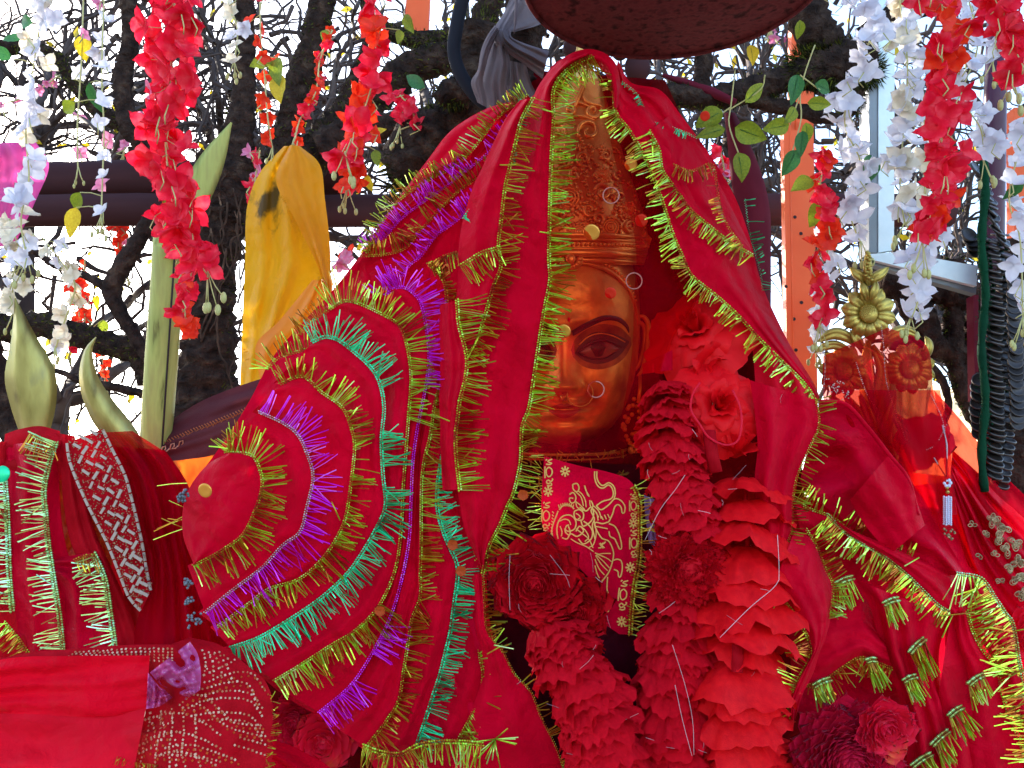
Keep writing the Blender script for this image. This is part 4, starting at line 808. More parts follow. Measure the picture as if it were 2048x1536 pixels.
S = [[(588, 168), (590, 230), (615, 285), (655, 300), (695, 275), (725, 300), (735, 350), (715, 385), (650, 405), (600, 440)], [(605, 168), (606, 220), (625, 262), (655, 280), (700, 258), (740, 290), (750, 345), (740, 385)],
 [(600, 440), (640, 470), (700, 430), (745, 385), (790, 395), (825, 440), (822, 490), (805, 495), (795, 450), (770, 430), (745, 450), (730, 500), (700, 565)], [(700, 565), (650, 580), (600, 570), (590, 600), (640, 690), (700, 720), (735, 800), (730, 870), (700, 960), (640, 1040), (605, 1075)],
 [(700, 580), (745, 600), (775, 650), (795, 720), (800, 770), (785, 780), (765, 740), (745, 700), (710, 680), (700, 640)], [(605, 1075), (640, 1130), (665, 1180), (690, 1270), (702, 1240), (700, 1160), (685, 1090), (690, 1000)],
 [(730, 870), (770, 860), (800, 880), (805, 940), (790, 1000), (775, 990), (770, 955), (740, 940)], [(590, 810), (620, 820), (660, 815), (715, 815)], [(595, 830), (640, 900), (690, 950)], [(600, 825), (660, 880), (705, 930)], [(605, 820), (680, 850), (722, 880)], [(590, 860), (620, 930), (665, 985)], [(590, 910), (610, 980), (640, 1030)],
 [(600, 1085), (620, 1150), (655, 1200), (670, 1260), (690, 1275)], [(585, 560), (600, 650), (580, 740), (540, 770)], [(300, 700), (290, 640), (300, 570), (340, 520), (400, 515), (440, 560), (430, 620), (380, 640), (350, 620)], [(330, 690), (370, 700), (400, 660), (450, 680), (500, 640), (470, 600), (440, 640)],
 [(380, 600), (395, 640), (385, 670), (355, 640), (365, 600), (385, 590)], [(430, 480), (470, 470), (500, 500), (490, 550), (440, 545), (425, 510), (430, 480)], [(440, 500), (460, 510), (475, 530), (455, 545)], [(470, 450), (520, 480), (560, 450), (580, 500), (560, 560), (500, 600), (480, 560)],
 [(500, 560), (540, 590), (570, 640), (560, 700), (500, 740), (460, 700)], [(480, 600), (520, 640), (540, 690), (510, 720)], [(560, 400), (575, 440), (560, 480), (585, 540), (570, 600), (590, 700)], [(550, 395), (555, 440), (590, 480), (620, 530)], [(575, 470), (605, 500), (615, 555)], [(580, 440), (620, 480), (640, 540)],
 [(415, 270), (450, 265), (465, 300), (450, 330), (420, 310), (415, 270)], [(455, 320), (490, 350), (515, 400), (520, 450)], [(440, 330), (480, 370), (500, 440)], [(508, 280), (520, 320), (545, 365), (530, 345), (508, 280)], [(390, 350), (420, 335), (440, 370), (430, 410), (400, 415), (390, 380), (420, 380)], [(430, 400), (470, 430), (510, 470)], [(440, 410), (450, 450), (500, 480)],
 [(260, 700), (250, 640), (262, 580), (285, 520), (300, 480)], [(310, 470), (330, 445), (360, 430), (400, 440), (425, 465)], [(440, 620), (480, 650), (540, 700), (575, 770)], [(400, 700), (450, 730), (520, 760), (580, 800)], [(640, 520), (655, 550)], [(665, 510), (680, 545)], [(690, 505), (705, 535)], [(310, 560), (350, 545), (385, 555), (400, 590)], [(315, 600), (330, 640), (325, 680)], [(590, 600), (640, 610), (690, 620)]]
for k in range(9): S.append([(255+k*1.5, 690-k*24), (238+k*2, 684-k*25)])
for k in range(8): S.append([(310+k*15, 455-12*math.sin(k*.45)), (303+k*17, 430-14*math.sin(k*.45))])
for k in range(9): S.append([(600+R.uniform(0, 80), 715+R.uniform(0, 70))]*1+[(612+R.uniform(0, 60), 730+R.uniform(0, 50))])
S = [s for s in S if math.hypot(s[0][0]-s[-1][0], s[0][1]-s[-1][1]) < 60 or len(s) > 2]
def stroke(mb, pts, w=5.5, o=.0022):
    c = cm(pts, max(3, int(clen(pts)/9))); n = len(c)-1; rows = []
    for i in range(n+1):
        a = c[max(0, i-1)]; b = c[min(n, i+1)]; tx, ty = b[0]-a[0], b[1]-a[1]; l = math.hypot(tx, ty) or 1; nx, ny = -ty/l*w*.5, tx/l*w*.5; x, y = c[i]
        rows.append([badge_pt(x+nx, y+ny, o), badge_pt(x-nx, y-ny, o)])
    mb.grid(rows)
m = MB()
for s in S: stroke(m, s, 10 if len(s) > 4 else 8)
m.build('tiger_rider_print', M['print'], bt)
def glyphs(cx, cy, h, rot=0.):
    m = MB(); k = h/210
    shp = [[(25, -100), (10, -95), (-10, -85), (5, -75), (22, -70), (5, -60), (-22, -62)], [(-25, -90), (-15, -100)], [(0, -40), (22, -20), (22, 15), (0, 35), (-18, 18), (-20, -20), (0, -40)], [(-30, -45), (-32, 0), (-30, 45)], [(22, 50), (30, 55), (15, 72), (-5, 60), (-20, 75), (-5, 90), (10, 80), (22, 95), (5, 105), (-15, 100)]]
    for s in shp: stroke(m, [(cx+x*k*math.cos(rot)-y*k*math.sin(rot), cy+x*k*math.sin(rot)+y*k*math.cos(rot)) for x, y in s], 10)
    m.build('printed_lettering', M['print'], bt)
for a in ((228, 175, 215, 0), (205, 520, 230, .05), (893, 440, 200, 0), (897, 735, 220, 0), (812, 1140, 240, .1)): glyphs(*a)
for cx, cy in ((355, 168), (222, 325), (893, 578), (868, 925), (800, 1352)):
    m = MB()
    for k in range(8): a = PI*k/4; stroke(m, [(cx+8*math.cos(a), cy+8*math.sin(a)), (cx+24*math.cos(a), cy+26*math.sin(a)), (cx+38*math.cos(a), cy+42*math.sin(a))], 13)
    m.build('printed_flower', M['print'], bt)
ec = [BZ(*q) for q in ((900, 290), (940, 400), (945, 600), (940, 850), (905, 1050), (880, 1250), (870, 1450))]
m = braid(ec, 5, -.004); m.build('gold_edging', M['t_gold'], bt, kind='stuff'); m = fringe(ec, -1, 36, 4, 2.6, gap=.15, lift=.012); fringe(ec, 1, 12, 9, 2.4, mb=m)
ec2 = [BZ(*q) for q in ((190, 40), (172, 300), (165, 520), (170, 620))]
fringe(ec2, 1, 30, 5, 2, mb=m, jit=.4); m.build('gold_fringe', M['t_gold'], bt, kind='stuff')
drape('lavender_cloth', 'corner of lavender blue cloth behind the right edge of the gold printed cloth', [(1288, 990, 1.42), (1290, 1030, 1.42), (1298, 1085, 1.42)], [(1357, 1018, 1.42), (1345, 1040, 1.42), (1315, 1095, 1.42)], M['lav'], bulge=.004, fold=.002)
drape('lavender_cloth', 'narrow lavender strip under the lower left edge of the printed cloth', [(1148, 1198, 1.36), (1150, 1218, 1.36), (1186, 1257, 1.36)], [(1165, 1196, 1.37), (1175, 1222, 1.37), (1198, 1242, 1.37)], M['lav'], bulge=.003, fold=.001)
# ------------------------------------------------------------------ the red veils and offering scarves
SG = 'red fringed offering scarves draped over the idol'
def trim(t, curve, side, kind, L=46, gap=.12, step=2.7, jit=.12, lift=.010, grav=0., bw=3.2, seed=None, w=2.4, braid_kind=None, droop=0., segs=None):
    seed = R.uniform(0, 50) if seed is None else seed
    braid(curve, bw).build('braid', M[braid_kind or kind], t, kind='stuff')
    fm = MB(); n_ = len(curve)-1
    for a, b in (segs or [(0, 1)]): fringe(curve[int(a*n_):int(b*n_)+1], side, L, step, w, jit, gap, mb=fm, seed=seed, lift=lift, grav=grav, droop=droop)
    fm.build('fringe', M[kind], t, kind='stuff', smooth=False)
def scarf(label, edge, inner, oe, oi, side=None, kind=None, L=46, mat='red', bulge=.012, fold=.009, ff=4., nu=90, nv=22, seed=None, name='red_scarf', cat='scarf', dfold=0., n=60, **kw):
    e = C(edge, oe, n); i_ = C(inner, oi, n); seed = R.uniform(0, 40) if seed is None else seed
    mid = e[len(e)//2]; t = thing(name, label, cat, P(mid[0], max(p[1] for p in e+i_), mid[2]), SG)
    loft(e, i_, nu, nv, bulge, fold, ff, seed=seed, dfold=dfold, wr=kw.pop('wr', .0045)).build('cloth', M[mat], t)
    if kind: trim(t, e, side, kind, L, **kw)
    return t, e
# base veil: the big cloth whose outer edge makes the left outline; reaches in under all the others
Lsil = [(1170, 98), (1105, 130), (1062, 196), (985, 212), (905, 258), (855, 320), (805, 385), (765, 440), (728, 500), (670, 575), (610, 640), (545, 715), (500, 800), (450, 880), (395, 960), (372, 1040), (392, 1150), (440, 1270), (560, 1385), (730, 1505), (800, 1720)]
Lin = [(1185, 110), (1118, 190), (1100, 280), (1095, 420), (1095, 520), (1078, 640), (1062, 740), (1048, 820), (1036, 900), (1025, 970), (1005, 1020), (985, 1080), (975, 1130), (975, 1200), (985, 1270), (1010, 1330), (1050, 1390), (1080, 1440), (1110, 1500), (1125, 1560), (1160, 1720)]
scarf('wide red base veil forming the whole left slope under the fringed scarves', Lsil, Lin, .055, .035, bulge=.01, fold=.012, ff=9, nu=140, nv=70, mat='red2', name='red_veil', cat='veil')
# left lobes, outermost first; each reaches in under the next
S0 = [(458, 907), (420, 925), (385, 965), (367, 1010), (366, 1070), (387, 1129)]
L1 = [(458, 905), (502, 910), (520, 940), (524, 972), (513, 1013), (488, 1066), (454, 1094), (419, 1115), (387, 1131)]
L2 = [(518, 824), (564, 845), (595, 869), (615, 910), (626, 955), (614, 1013), (600, 1063), (565, 1091), (523, 1136), (464, 1181), (410, 1225)]
L3 = [(560, 768), (605, 753), (643, 784), (684, 815), (702, 855), (709, 893), (704, 950), (694, 1021), (680, 1063), (649, 1112), (600, 1157), (537, 1178), (499, 1206), (434, 1254)]
L4 = [(625, 684), (650, 674), (676, 680), (702, 699), (737, 730), (757, 760), (768, 812), (763, 880), (766, 950), (771, 1010), (755, 1052), (727, 1101), (692, 1150), (638, 1199), (576, 1241), (516, 1276), (462, 1295)]
L5 = [(660, 618), (688, 602), (715, 606), (747, 620), (791, 644), (808, 671), (819, 719), (822, 764), (818, 822), (812, 900), (806, 980), (802, 1060), (790, 1140), (757, 1213), (709, 1262), (663, 1290), (593, 1335), (549, 1361)]
L6 = [(770, 590), (800, 574), (825, 585), (842, 608), (852, 655), (858, 715), (850, 780), (836, 850), (826, 920), (822, 1000), (818, 1080), (803, 1160), (782, 1230), (748, 1300), (702, 1370), (638, 1425)]
T4 = [(894, 735), (882, 765), (870, 805), (860, 873), (849, 917), (843, 970), (842, 1087), (840, 1157), (840, 1195), (824, 1237), (817, 1279), (807, 1342), (797, 1401), (769, 1447), (732, 1494)]
T5 = [(905, 760), (893, 830), (886, 900), (876, 960), (874, 1010), (882, 1050), (897, 1090), (913, 1125), (915, 1157), (908, 1209), (901, 1262), (891, 1304), (880, 1349), (866, 1391), (852, 1436), (833, 1490)]
T6 = [(925, 840), (918, 920), (925, 1000), (945, 1080), (955, 1150), (955, 1230), (959, 1307), (966, 1349), (958, 1394), (940, 1436), (915, 1482)]
sh = lambda c, dx, dy=0: [(x+dx, y+dy) for x, y in c]
lay = -.012
scarf('last red panel left of the garlands, lime gold fringe flaring at its foot', T6, sh(T5, -20), .030, .045, -1, 't_gold', 48, gap=.3, fold=.008, ff=3)
t6b = [(959, 1307), (966, 1349), (958, 1394), (940, 1436), (915, 1482)]
m = fringe(C(t6b, .026), -1, 66, 3.6, 2.8, .28, .1, lift=.014); m.build('red_scarf_tassels', M['t_lime'], None, smooth=False, label='lime tinsel clump flaring at the foot of the last red panel', cat='tassel', group='loose tinsel clumps')
scarf('upright red panel with bright green tinsel fringe beside the central panel', T5, sh(T4, -16), .022, .040, -1, 't_green', 44, gap=.25, fold=.009, ff=4, bw=4)
scarf('upright red panel with dark orange and lime fringe left of the green fringed one', T4, sh(L6, -14), .014, .036, -1, 't_gold', 44, gap=.22, fold=.010, ff=5, braid_kind='t_lime')
scarf('outer curved scarf edged with purple tinsel ending in a bright purple tuft', L6, sh(L5, -16), .006, .028, -1, 't_purple', 50, gap=.12, segs=[(0, .27), (.77, .84), (.9, 1)], fold=.006, ff=4)
scarf('curved red scarf with lime gold fringe, fifth ring from the small innermost lobe', L5, sh(L4, -16), -.004, .018, -1, 't_lime', 54, gap=.12, segs=[(0, .36), (.74, 1)], fold=.006)
scarf('curved red scarf with emerald green fringe, fourth ring from the innermost lobe', L4, sh(L3, -14), -.014, .008, -1, 't_green', 52, gap=.1, segs=[(0, .22), (.33, .41), (.46, 1)], fold=.006, bw=3.8)
scarf('curved red scarf with gold fringe between the purple ring and the green ring', L3, sh(L2, -14), -.024, -.002, -1, 't_lime', 46, gap=.25, fold=.006)
scarf('curved red scarf with bright violet fringe around the innermost lobe', L2, sh(L1, -12), -.034, -.012, -1, 't_purple', 56, gap=.12, step=4, fold=.005, braid_kind='silver')
t, e = scarf('small innermost red lobe with lime fringe and one gold sequin', L1, S0, -.046, -.030, -1, 't_lime', 58, gap=.15, fold=.003, bulge=.016)
def sequin(t, x, y, d, r, mat='gold', ry=.2, ring=True):
    s = r/F*d; Mx = Matrix.Translation(P(x, y, d)) @ BASIS @ Euler((ry, -ry, 0)).to_matrix().to_4x4(); m = MB(); n = 18
    prof = [(0, 0), (s*.55, .0006), (s*.85, .0009), (s, .0), (s*.98, -.0006), (0, -.0008)]
    m.grid([[Mx @ Vector((q*math.cos(2*PI*k/n), q*math.sin(2*PI*k/n), z)) for k in range(n)] for q, z in prof], True); return m.build('sequin', M[mat], t)
sequin(t, 410, 981, 1.262, 15, 'coppergold')
e = C([(534, 738), (556, 716), (585, 706), (616, 698)], -.01, 20)
t = thing('lime_frill', 'short lime frill standing up on the left outline in front of the yellow cloth', 'tinsel frill', P(570, 738, 1.38), 'loose trims'); trim(t, e, -1, 't_lime', 40, gap=.1)
e = C([(600, 668), (628, 640), (655, 622)], .0, 16)
t = thing('lime_frill', 'upper short lime frill on the left outline above the emerald ring', 'tinsel frill', P(620, 668, 1.38), 'loose trims'); trim(t, e, -1, 't_gold', 34, gap=.1)
e = C([(452, 905), (462, 885), (475, 872)], -.02, 12)
t = thing('lime_frill', 'tiny lime frill at the tip of the innermost lobe', 'tinsel frill', P(462, 905, 1.36), 'loose trims'); trim(t, e, -1, 't_lime', 34, gap=0)
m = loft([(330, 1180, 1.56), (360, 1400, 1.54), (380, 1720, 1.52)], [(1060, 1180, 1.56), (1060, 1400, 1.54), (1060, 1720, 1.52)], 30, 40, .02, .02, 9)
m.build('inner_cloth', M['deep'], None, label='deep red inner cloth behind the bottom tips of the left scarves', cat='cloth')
# upper slope bands
U1 = [(1055, 190), (1030, 208), (992, 239), (958, 284), (917, 328), (855, 362), (804, 396), (768, 440), (735, 505)]
U2 = [(1030, 255), (978, 304), (941, 335), (889, 376), (838, 410), (800, 440), (770, 474), (728, 498)]
U3 = [(1000, 330), (947, 362), (913, 386), (882, 417), (841, 461), (811, 496), (770, 509), (722, 512)]
U4 = [(975, 400), (923, 434), (895, 455), (872, 472), (841, 513), (819, 531), (795, 565), (760, 600)]
oute = [(1062, 198), (985, 213), (905, 259), (855, 321), (805, 386), (765, 441), (728, 501), (690, 560), (650, 600)]
scarf('upper slope fold edged in thin lime fringe, uppermost on the left shoulder', U1, oute, .028, .048, 1, 't_lime', 34, gap=.2, fold=.004, bulge=.006, bw=2.6, seed=2.)
scarf('slope fold with sparse violet fringe under the uppermost lime one', U2, sh(U1, 6, 14), .034, .044, 1, 't_purple', 30, gap=.3, fold=.004, bulge=.004, bw=2.4)
scarf('slope fold with thin gold fringe between the two violet edged folds', U3, sh(U2, 6, 14), .032, .046, 1, 't_gold', 36, gap=.25, fold=.004, bulge=.004, bw=2.6)
scarf('lowest slope fold with violet fringe above the purple hairpin', U4, sh(U3, 8, 16), .026, .044, 1, 't_purple', 36, gap=.2, fold=.004, bulge=.004, bw=2.6)
scarf('red fold ending in the short lime frill left of the vertical flap', [(856, 528), (872, 522), (890, 512), (914, 505)], [(880, 640), (895, 640), (905, 640), (915, 640)], .008, .02, 1, 't_lime', 30, gap=.05, step=3.2, fold=.004, nu=30)
m = MB(); e = C([(858, 530), (878, 548), (890, 570), (895, 617), (897, 668)], .004, 30)
t = thing('green_trim', 'short dark green and gold trim running down beside the vertical flap', 'trim', P(895, 668, 1.38), 'loose trims'); trim(t, e, -1, 't_gold', 26, bw=3.6)
e = C([(1040, 200), (1030, 240), (1017, 267), (1010, 300), (1014, 330)], .012, 30)
t = thing('green_trim', 'short green frill high on the left shoulder beside the veil crest', 'trim', P(1014, 330, 1.38), 'loose trims'); trim(t, e, -1, 't_green', 26, gap=.1, bw=3)
e = C([(928, 436), (940, 420), (958, 405), (968, 395)], .0, 16)
t = thing('green_tuft', 'bright emerald tinsel tuft on the flap near the left shoulder', 'tinsel tuft', P(960, 440, 1.38), 'loose tinsel clumps'); trim(t, e, 1, 't_green', 52, gap=0, step=2.6, bw=3)
# vertical flaps and central panel
T2 = [(1066, 196), (1043, 239), (1030, 290), (1018, 340), (1010, 376), (1002, 444), (997, 489), (1002, 531), (988, 569), (979, 600), (966, 644), (955, 680), (935, 712)]
T3 = [(914, 600), (918, 650), (931, 700), (934, 730), (929, 765), (920, 800), (915, 839), (911, 873), (913, 920), (920, 980)]
panelL = [(1165, 102), (1120, 122), (1075, 175), (1050, 250), (1020, 340), (1000, 460), (985, 540), (960, 640), (930, 740), (915, 840), (910, 930), (918, 1000), (930, 1060), (950, 1110), (965, 1140)]
T1 = [(1185, 112), (1150, 128), (1122, 152), (1106, 185), (1107, 239), (1103, 308), (1100, 403), (1098, 513), (1100, 559), (1089, 617), (1078, 685), (1068, 753), (1058, 815), (1044, 856), (1041, 924), (1027, 986), (1016, 1010), (999, 1052), (978, 1094), (966, 1145)]
scarf('long central red panel covering half the face, lime fringe on its right edge', T1, panelL, -.020, .002, -1, 't_lime', 46, gap=.18, bulge=.014, fold=.012, ff=3, nu=140, nv=26, n=110, bw=3.8, seed=4.2, lift=.006)
T1b = [(966, 1145), (969, 1209), (974, 1262), (1006, 1304), (1030, 1349), (1062, 1384), (1083, 1436), (1114, 1499), (1130, 1560), (1150, 1720)]
scarf('lower red cloth with thin brown trim beside the pleated garlands', T1b, [(940, 1150), (945, 1209), (950, 1262), (960, 1304), (965, 1349), (950, 1400), (930, 1450), (915, 1500), (900, 1560), (900, 1720)], .005, .03, -1, 't_gold', 30, gap=.75, fold=.008, bulge=.015, bw=2.4)
flapin = [(1040, 200), (1010, 239), (985, 290), (962, 340), (945, 376), (925, 444), (918, 489), (915, 531), (915, 569), (912, 600), (912, 644), (915, 680), (920, 712)]
scarf('vertical red flap with dark gold fringe overlapping the central panel', T2, flapin, -.030, -.002, -1, 't_gold', 46, gap=.1, step=4.2, bulge=.012, fold=.008, ff=3, bw=3.6, braid_kind='t_lime')
e = C([(920, 532), (940, 520), (962, 506), (985, 499), (1000, 495)], -.034, 20)
t = thing('lime_frill', 'lime tinsel frill crossing the vertical flap above its turn', 'tinsel frill', P(960, 560, 1.33), 'loose trims'); trim(t, e, 1, 't_lime', 46, gap=.1, step=3.6, bw=4)
scarf('narrow red flap with bright lime fringe in the middle of the veil', T3, [(880, 610), (878, 650), (880, 700), (880, 730), (880, 765), (878, 800), (880, 839), (880, 873), (882, 920), (885, 980)], -.034, .0, -1, 't_lime', 54, gap=.12, step=4, bulge=.01, fold=.006, bw=4)
e = C([(727, 1492), (760, 1504), (800, 1508), (838, 1490), (880, 1484), (925, 1484), (966, 1488)], -.02, 40)
t = thing('lime_hem', 'bright lime fringed hem along the foot of the left scarves', 'fringed hem', P(850, 1560, 1.3), 'loose trims'); trim(t, e, 1, 't_lime', 56, gap=.05, step=3.2, bw=5)
e = C([(985, 1475), (990, 1476), (996, 1478)], -.05, 6); t = thing('tinsel_burst', 'star shaped burst of loose lime tinsel at the foot of the panels', 'tinsel tuft', P(990, 1500, 1.28), 'loose tinsel clumps'); m = MB()
for k in range(13):
    a = R.uniform(0, 6.28); l = R.uniform(30, 62); m.tube(PT([(990, 1478, 1.275), (990+l*math.cos(a), 1478+l*math.sin(a), 1.262)]), .0011, 3)
m.build('strands', M['t_lime'], t, kind='stuff')
# satin sheen patch: pale pink creased tip on the green ring seen through
# right side
R1 = [(1228, 158), (1231, 222), (1258, 260), (1286, 308), (1306, 352), (1327, 410), (1347, 472), (1368, 520), (1384, 552), (1433, 592), (1478, 633), (1519, 678), (1560, 719), (1608, 767), (1632, 803)]
Rsil = [(1236, 120), (1262, 165), (1320, 180), (1362, 230), (1420, 310), (1468, 390), (1498, 470), (1515, 540), (1532, 590), (1555, 640), (1580, 690), (1605, 730), (1625, 762), (1636, 785), (1640, 800)]
scarf('right side red veil with lime fringe along its inner edge', R1, Rsil, -.004, .05, 1, 't_lime', 36, gap=.3, bulge=.014, fold=.014, ff=4, nu=110, nv=26, bw=3.6, seed=7., name='red_veil', cat='veil')
scarf('crest of the red veil bent over the crown tip', [(1096, 200), (1098, 160), (1120, 122), (1160, 100), (1200, 102), (1230, 125), (1240, 165), (1236, 215)], [(1112, 215), (1114, 175), (1130, 148), (1160, 130), (1190, 132), (1212, 150), (1222, 180), (1226, 215)], -.006, .0, bulge=.02, fold=.004, nu=50, nv=12, name='red_veil', cat='veil')
e = C([(1112, 175), (1128, 147), (1150, 134), (1169, 128), (1190, 135)], -.015, 20)
t = thing('lime_frill', 'tangled gold frill under the crest of the veil, on the crown tip', 'tinsel frill', P(1150, 180, 1.35), 'loose trims'); trim(t, e, 1, 't_gold', 40, gap=.0, step=3, bw=4, jit=.6)
R2 = [(1299, 262), (1318, 300), (1325, 340), (1348, 373), (1382, 420), (1423, 455), (1461, 485), (1505, 510)]
scarf('red fold on the right shoulder with sparse long lime fringe', R2, [(1340, 230), (1380, 270), (1400, 300), (1420, 330), (1440, 370), (1460, 410), (1480, 450), (1500, 490)], -.005, .03, 1, 't_lime', 32, gap=.2, bulge=.006, fold=.005, bw=3.2)
e = C([(1348, 330), (1382, 342), (1423, 328), (1432, 360), (1440, 410), (1457, 455), (1485, 492)], -.008, 40)
t = thing('gold_trim', 'thin gold trim turning a corner on the right shoulder', 'trim', P(1440, 492, 1.4), 'loose trims'); trim(t, e, 1, 't_gold', 22, gap=.4, bw=2.6)
e = C([(1245, 165), (1275, 190), (1300, 240), (1330, 250), (1370, 265), (1392, 275)], .02, 40)
t = thing('green_trim', 'thin dark green trim near the top of the right slope', 'trim', P(1340, 280, 1.42), 'loose trims'); trim(t, e, 1, 't_green', 12, gap=.5, bw=2.2)
e = C([(1490, 400), (1500, 470), (1520, 540), (1525, 580)], .045, 30)
t = thing('green_trim', 'sparse green tinsel sticking out of the right outline beside the wooden blade', 'trim', P(1520, 590, 1.45), 'loose trims'); trim(t, e, -1, 't_green', 24, gap=.3, bw=1.6, step=6)
Tl = [(1632, 800), (1638, 849), (1620, 893), (1596, 948), (1586, 996), (1585, 1052), (1571, 1098), (1556, 1157)]
scarf('red veil tail falling right of the roses with pale lime fringe on its outer edge', Tl, [(1500, 760), (1510, 830), (1515, 893), (1510, 948), (1510, 996), (1520, 1052), (1530, 1098), (1540, 1157)], -.03, -.012, -1, 't_lime', 38, gap=.15, step=5.4, bulge=.016, fold=.014, ff=3, bw=2.2, seed=3.3)
scarf('wide red veil tail inner part hanging behind the roses', [(1500, 640), (1510, 760), (1515, 900), (1510, 1050), (1540, 1160)], [(1620, 790), (1630, 830), (1600, 940), (1580, 1050), (1556, 1157)], .03, -.01, bulge=.01, fold=.014, ff=4, mat='red3')
R3 = [(1540, 1188), (1560, 1197), (1580, 1216), (1601, 1251), (1617, 1279), (1620, 1314), (1606, 1342), (1587, 1377), (1578, 1412), (1582, 1440)]
scarf('lower red tail with lime fringe pointing left over the big petals', R3, [(1590, 1060), (1625, 1080), (1645, 1130), (1664, 1170), (1662, 1230), (1650, 1280), (1638, 1310), (1625, 1350), (1605, 1390), (1590, 1440)], -.05, -.035, 1, 't_lime', 46, gap=.15, step=4.4, bulge=.014, fold=.008, bw=3.4, grav=.1)
e = C([(1613, 1059), (1634, 1094), (1652, 1140), (1665, 1167), (1664, 1205), (1655, 1237)], -.034, 30)
t = thing('lime_frill', 'lime frill on the right edge of the lower red tail', 'tinsel frill', P(1660, 1237, 1.3), 'loose trims'); trim(t, e, -1, 't_lime', 36, gap=.2, bw=2.6)
# right lower mass
scarf('broad red cloth filling the lower right under the fringed folds', [(1560, 1000), (1570, 1150), (1580, 1300), (1590, 1400), (1640, 1560), (1650, 1720)], [(1930, 960), (2010, 1060), (2100, 1160), (2150, 1300), (2180, 1500), (2200, 1720)], .07, .10, bulge=.02, fold=.03, ff=9, nu=80, nv=60, dfold=.012, mat='red2', name='red_cloth', cat='cloth')
scarf('dark red glossy fold from the gold ornament down to the right', [(1640, 800), (1690, 808), (1740, 860), (1775, 910), (1833, 978), (1880, 1060), (1935, 1150)], [(1600, 960), (1610, 985), (1630, 1000), (1660, 1020), (1700, 1050), (1760, 1100), (1830, 1150)], .0, .035, bulge=.0, fold=.02, ff=4, mat='red2', name='red_cloth', cat='cloth', dfold=.02)
R4a = [(1590, 1000), (1620, 1018), (1660, 1032), (1697, 1058), (1749, 1087), (1790, 1104), (1822, 1118)]
scarf('red fold whose lime tinsel stands up along its top edge at lower right', R4a, [(1600, 1060), (1640, 1080), (1690, 1110), (1730, 1130), (1760, 1150), (1800, 1170), (1840, 1190)], .02, .03, 1, 't_lime', -40, gap=.5, bulge=.01, fold=.006, bw=3)
R4b = [(1655, 1030), (1700, 1072), (1760, 1108), (1802, 1140), (1836, 1171), (1871, 1206), (1899, 1225)]
scarf('long diagonal red fold with pale lime fringe hanging from its lower edge', R4b, [(1700, 1060), (1750, 1080), (1830, 1115), (1880, 1135), (1915, 1155), (1935, 1190), (1930, 1226)], .0, .012, 1, 't_lime', 44, braid_kind='t_mint', gap=.15, bulge=.016, fold=.006, bw=3.6)
R5 = [(1915, 1147), (1962, 1157), (1990, 1195), (2011, 1227), (2026, 1250), (2040, 1330), (2060, 1420), (2075, 1540)]
scarf('red fold at the right edge with pale braid and dense lime fringe', R5, [(1934, 1230), (1950, 1272), (1975, 1300), (1993, 1340), (2004, 1377), (2018, 1419), (2040, 1471), (2050, 1540)], -.012, .005, 1, 't_lime', 60, braid_kind='t_mint', gap=.05, step=3.6, bulge=.01, fold=.006, bw=4)
R5b = [(1934, 1222), (1945, 1260), (1965, 1300), (1993, 1335), (2004, 1385), (2018, 1430), (2042, 1490), (2060, 1560)]
scarf('second red fold at the right edge, lime fringe lying over its neighbour', R5b, [(1900, 1222), (1890, 1280), (1900, 1340), (1900, 1400), (1900, 1450), (1900, 1500), (1900, 1540), (1900, 1600)], -.004, .03, -1, 't_lime', 52, gap=.1, step=3.8, bulge=.016, fold=.01, bw=3.6)
def tuft(x, y, x2, y2, L, label, kind='t_lime', ang=.35, d=-.02):
    e = C([(x, y), ((x+x2)/2, (y+y2)/2-2), (x2, y2)], d, 10); t = thing('tinsel_tuft', label, 'tinsel tuft', P(x, y+L, D(x, y)), 'tinsel tufts on the lower right cloths')
    braid(e, 6, step=3).build('tuft_braid', M['t_mint'], t, kind='stuff'); m = MB()
    for i in range(20):
        k = R.randrange(11); px, py, dd = e[k]; a = PI/2-ang+R.gauss(0, .13); l = L*R.uniform(.7, 1.1)
        m.tube(PT([(px, py, dd-.002), (px+l*.5*math.cos(a), py+l*.5*math.sin(a), dd-.012), (px+l*math.cos(a), py+l*math.sin(a), dd-.008)]), .0011, 3, cap=False)
    m.build('tuft_fringe', M[kind], t, kind='stuff', smooth=False)
for q in ((1672, 1168, 1705, 1155, 62, 'lime tinsel tuft nearest the lower red tail'), (1768, 1208, 1796, 1198, 54, 'lime tinsel tuft under the long diagonal fringe'), (1820, 1305, 1848, 1278, 76, 'large lime tinsel tuft in the middle of the lower right cloth'),
          (1808, 1362, 1832, 1352, 60, 'lime tinsel tuft directly below the large one'), (1938, 1368, 1966, 1350, 56, 'lime tinsel tuft near the dense fringe at right'), (1898, 1432, 1924, 1414, 66, 'lime tinsel tuft low right, second from the bottom edge'),
          (1864, 1490, 1896, 1462, 66, 'lime tinsel tuft just above the lowest one'), (1824, 1532, 1862, 1508, 60, 'lowest lime tinsel tuft on the bottom edge'), (1628, 1372, 1660, 1358, 52, 'lime tinsel tuft over the big magenta flower'), (1734, 1322, 1752, 1320, 66, 'thin tinsel tuft over the dark hollow with the violet petal')): tuft(*q, ang=.45 if q[0] > 1700 else .3)
scarf('red drape running down the right of the dark hollow', [(1690, 1150), (1735, 1200), (1760, 1290), (1790, 1370), (1812, 1450), (1815, 1560), (1820, 1720)], [(1900, 1235), (1880, 1290), (1880, 1350), (1900, 1420), (1920, 1500), (1940, 1600), (1950, 1720)], .005, .02, bulge=.025, fold=.02, ff=5, name='red_cloth', cat='cloth')
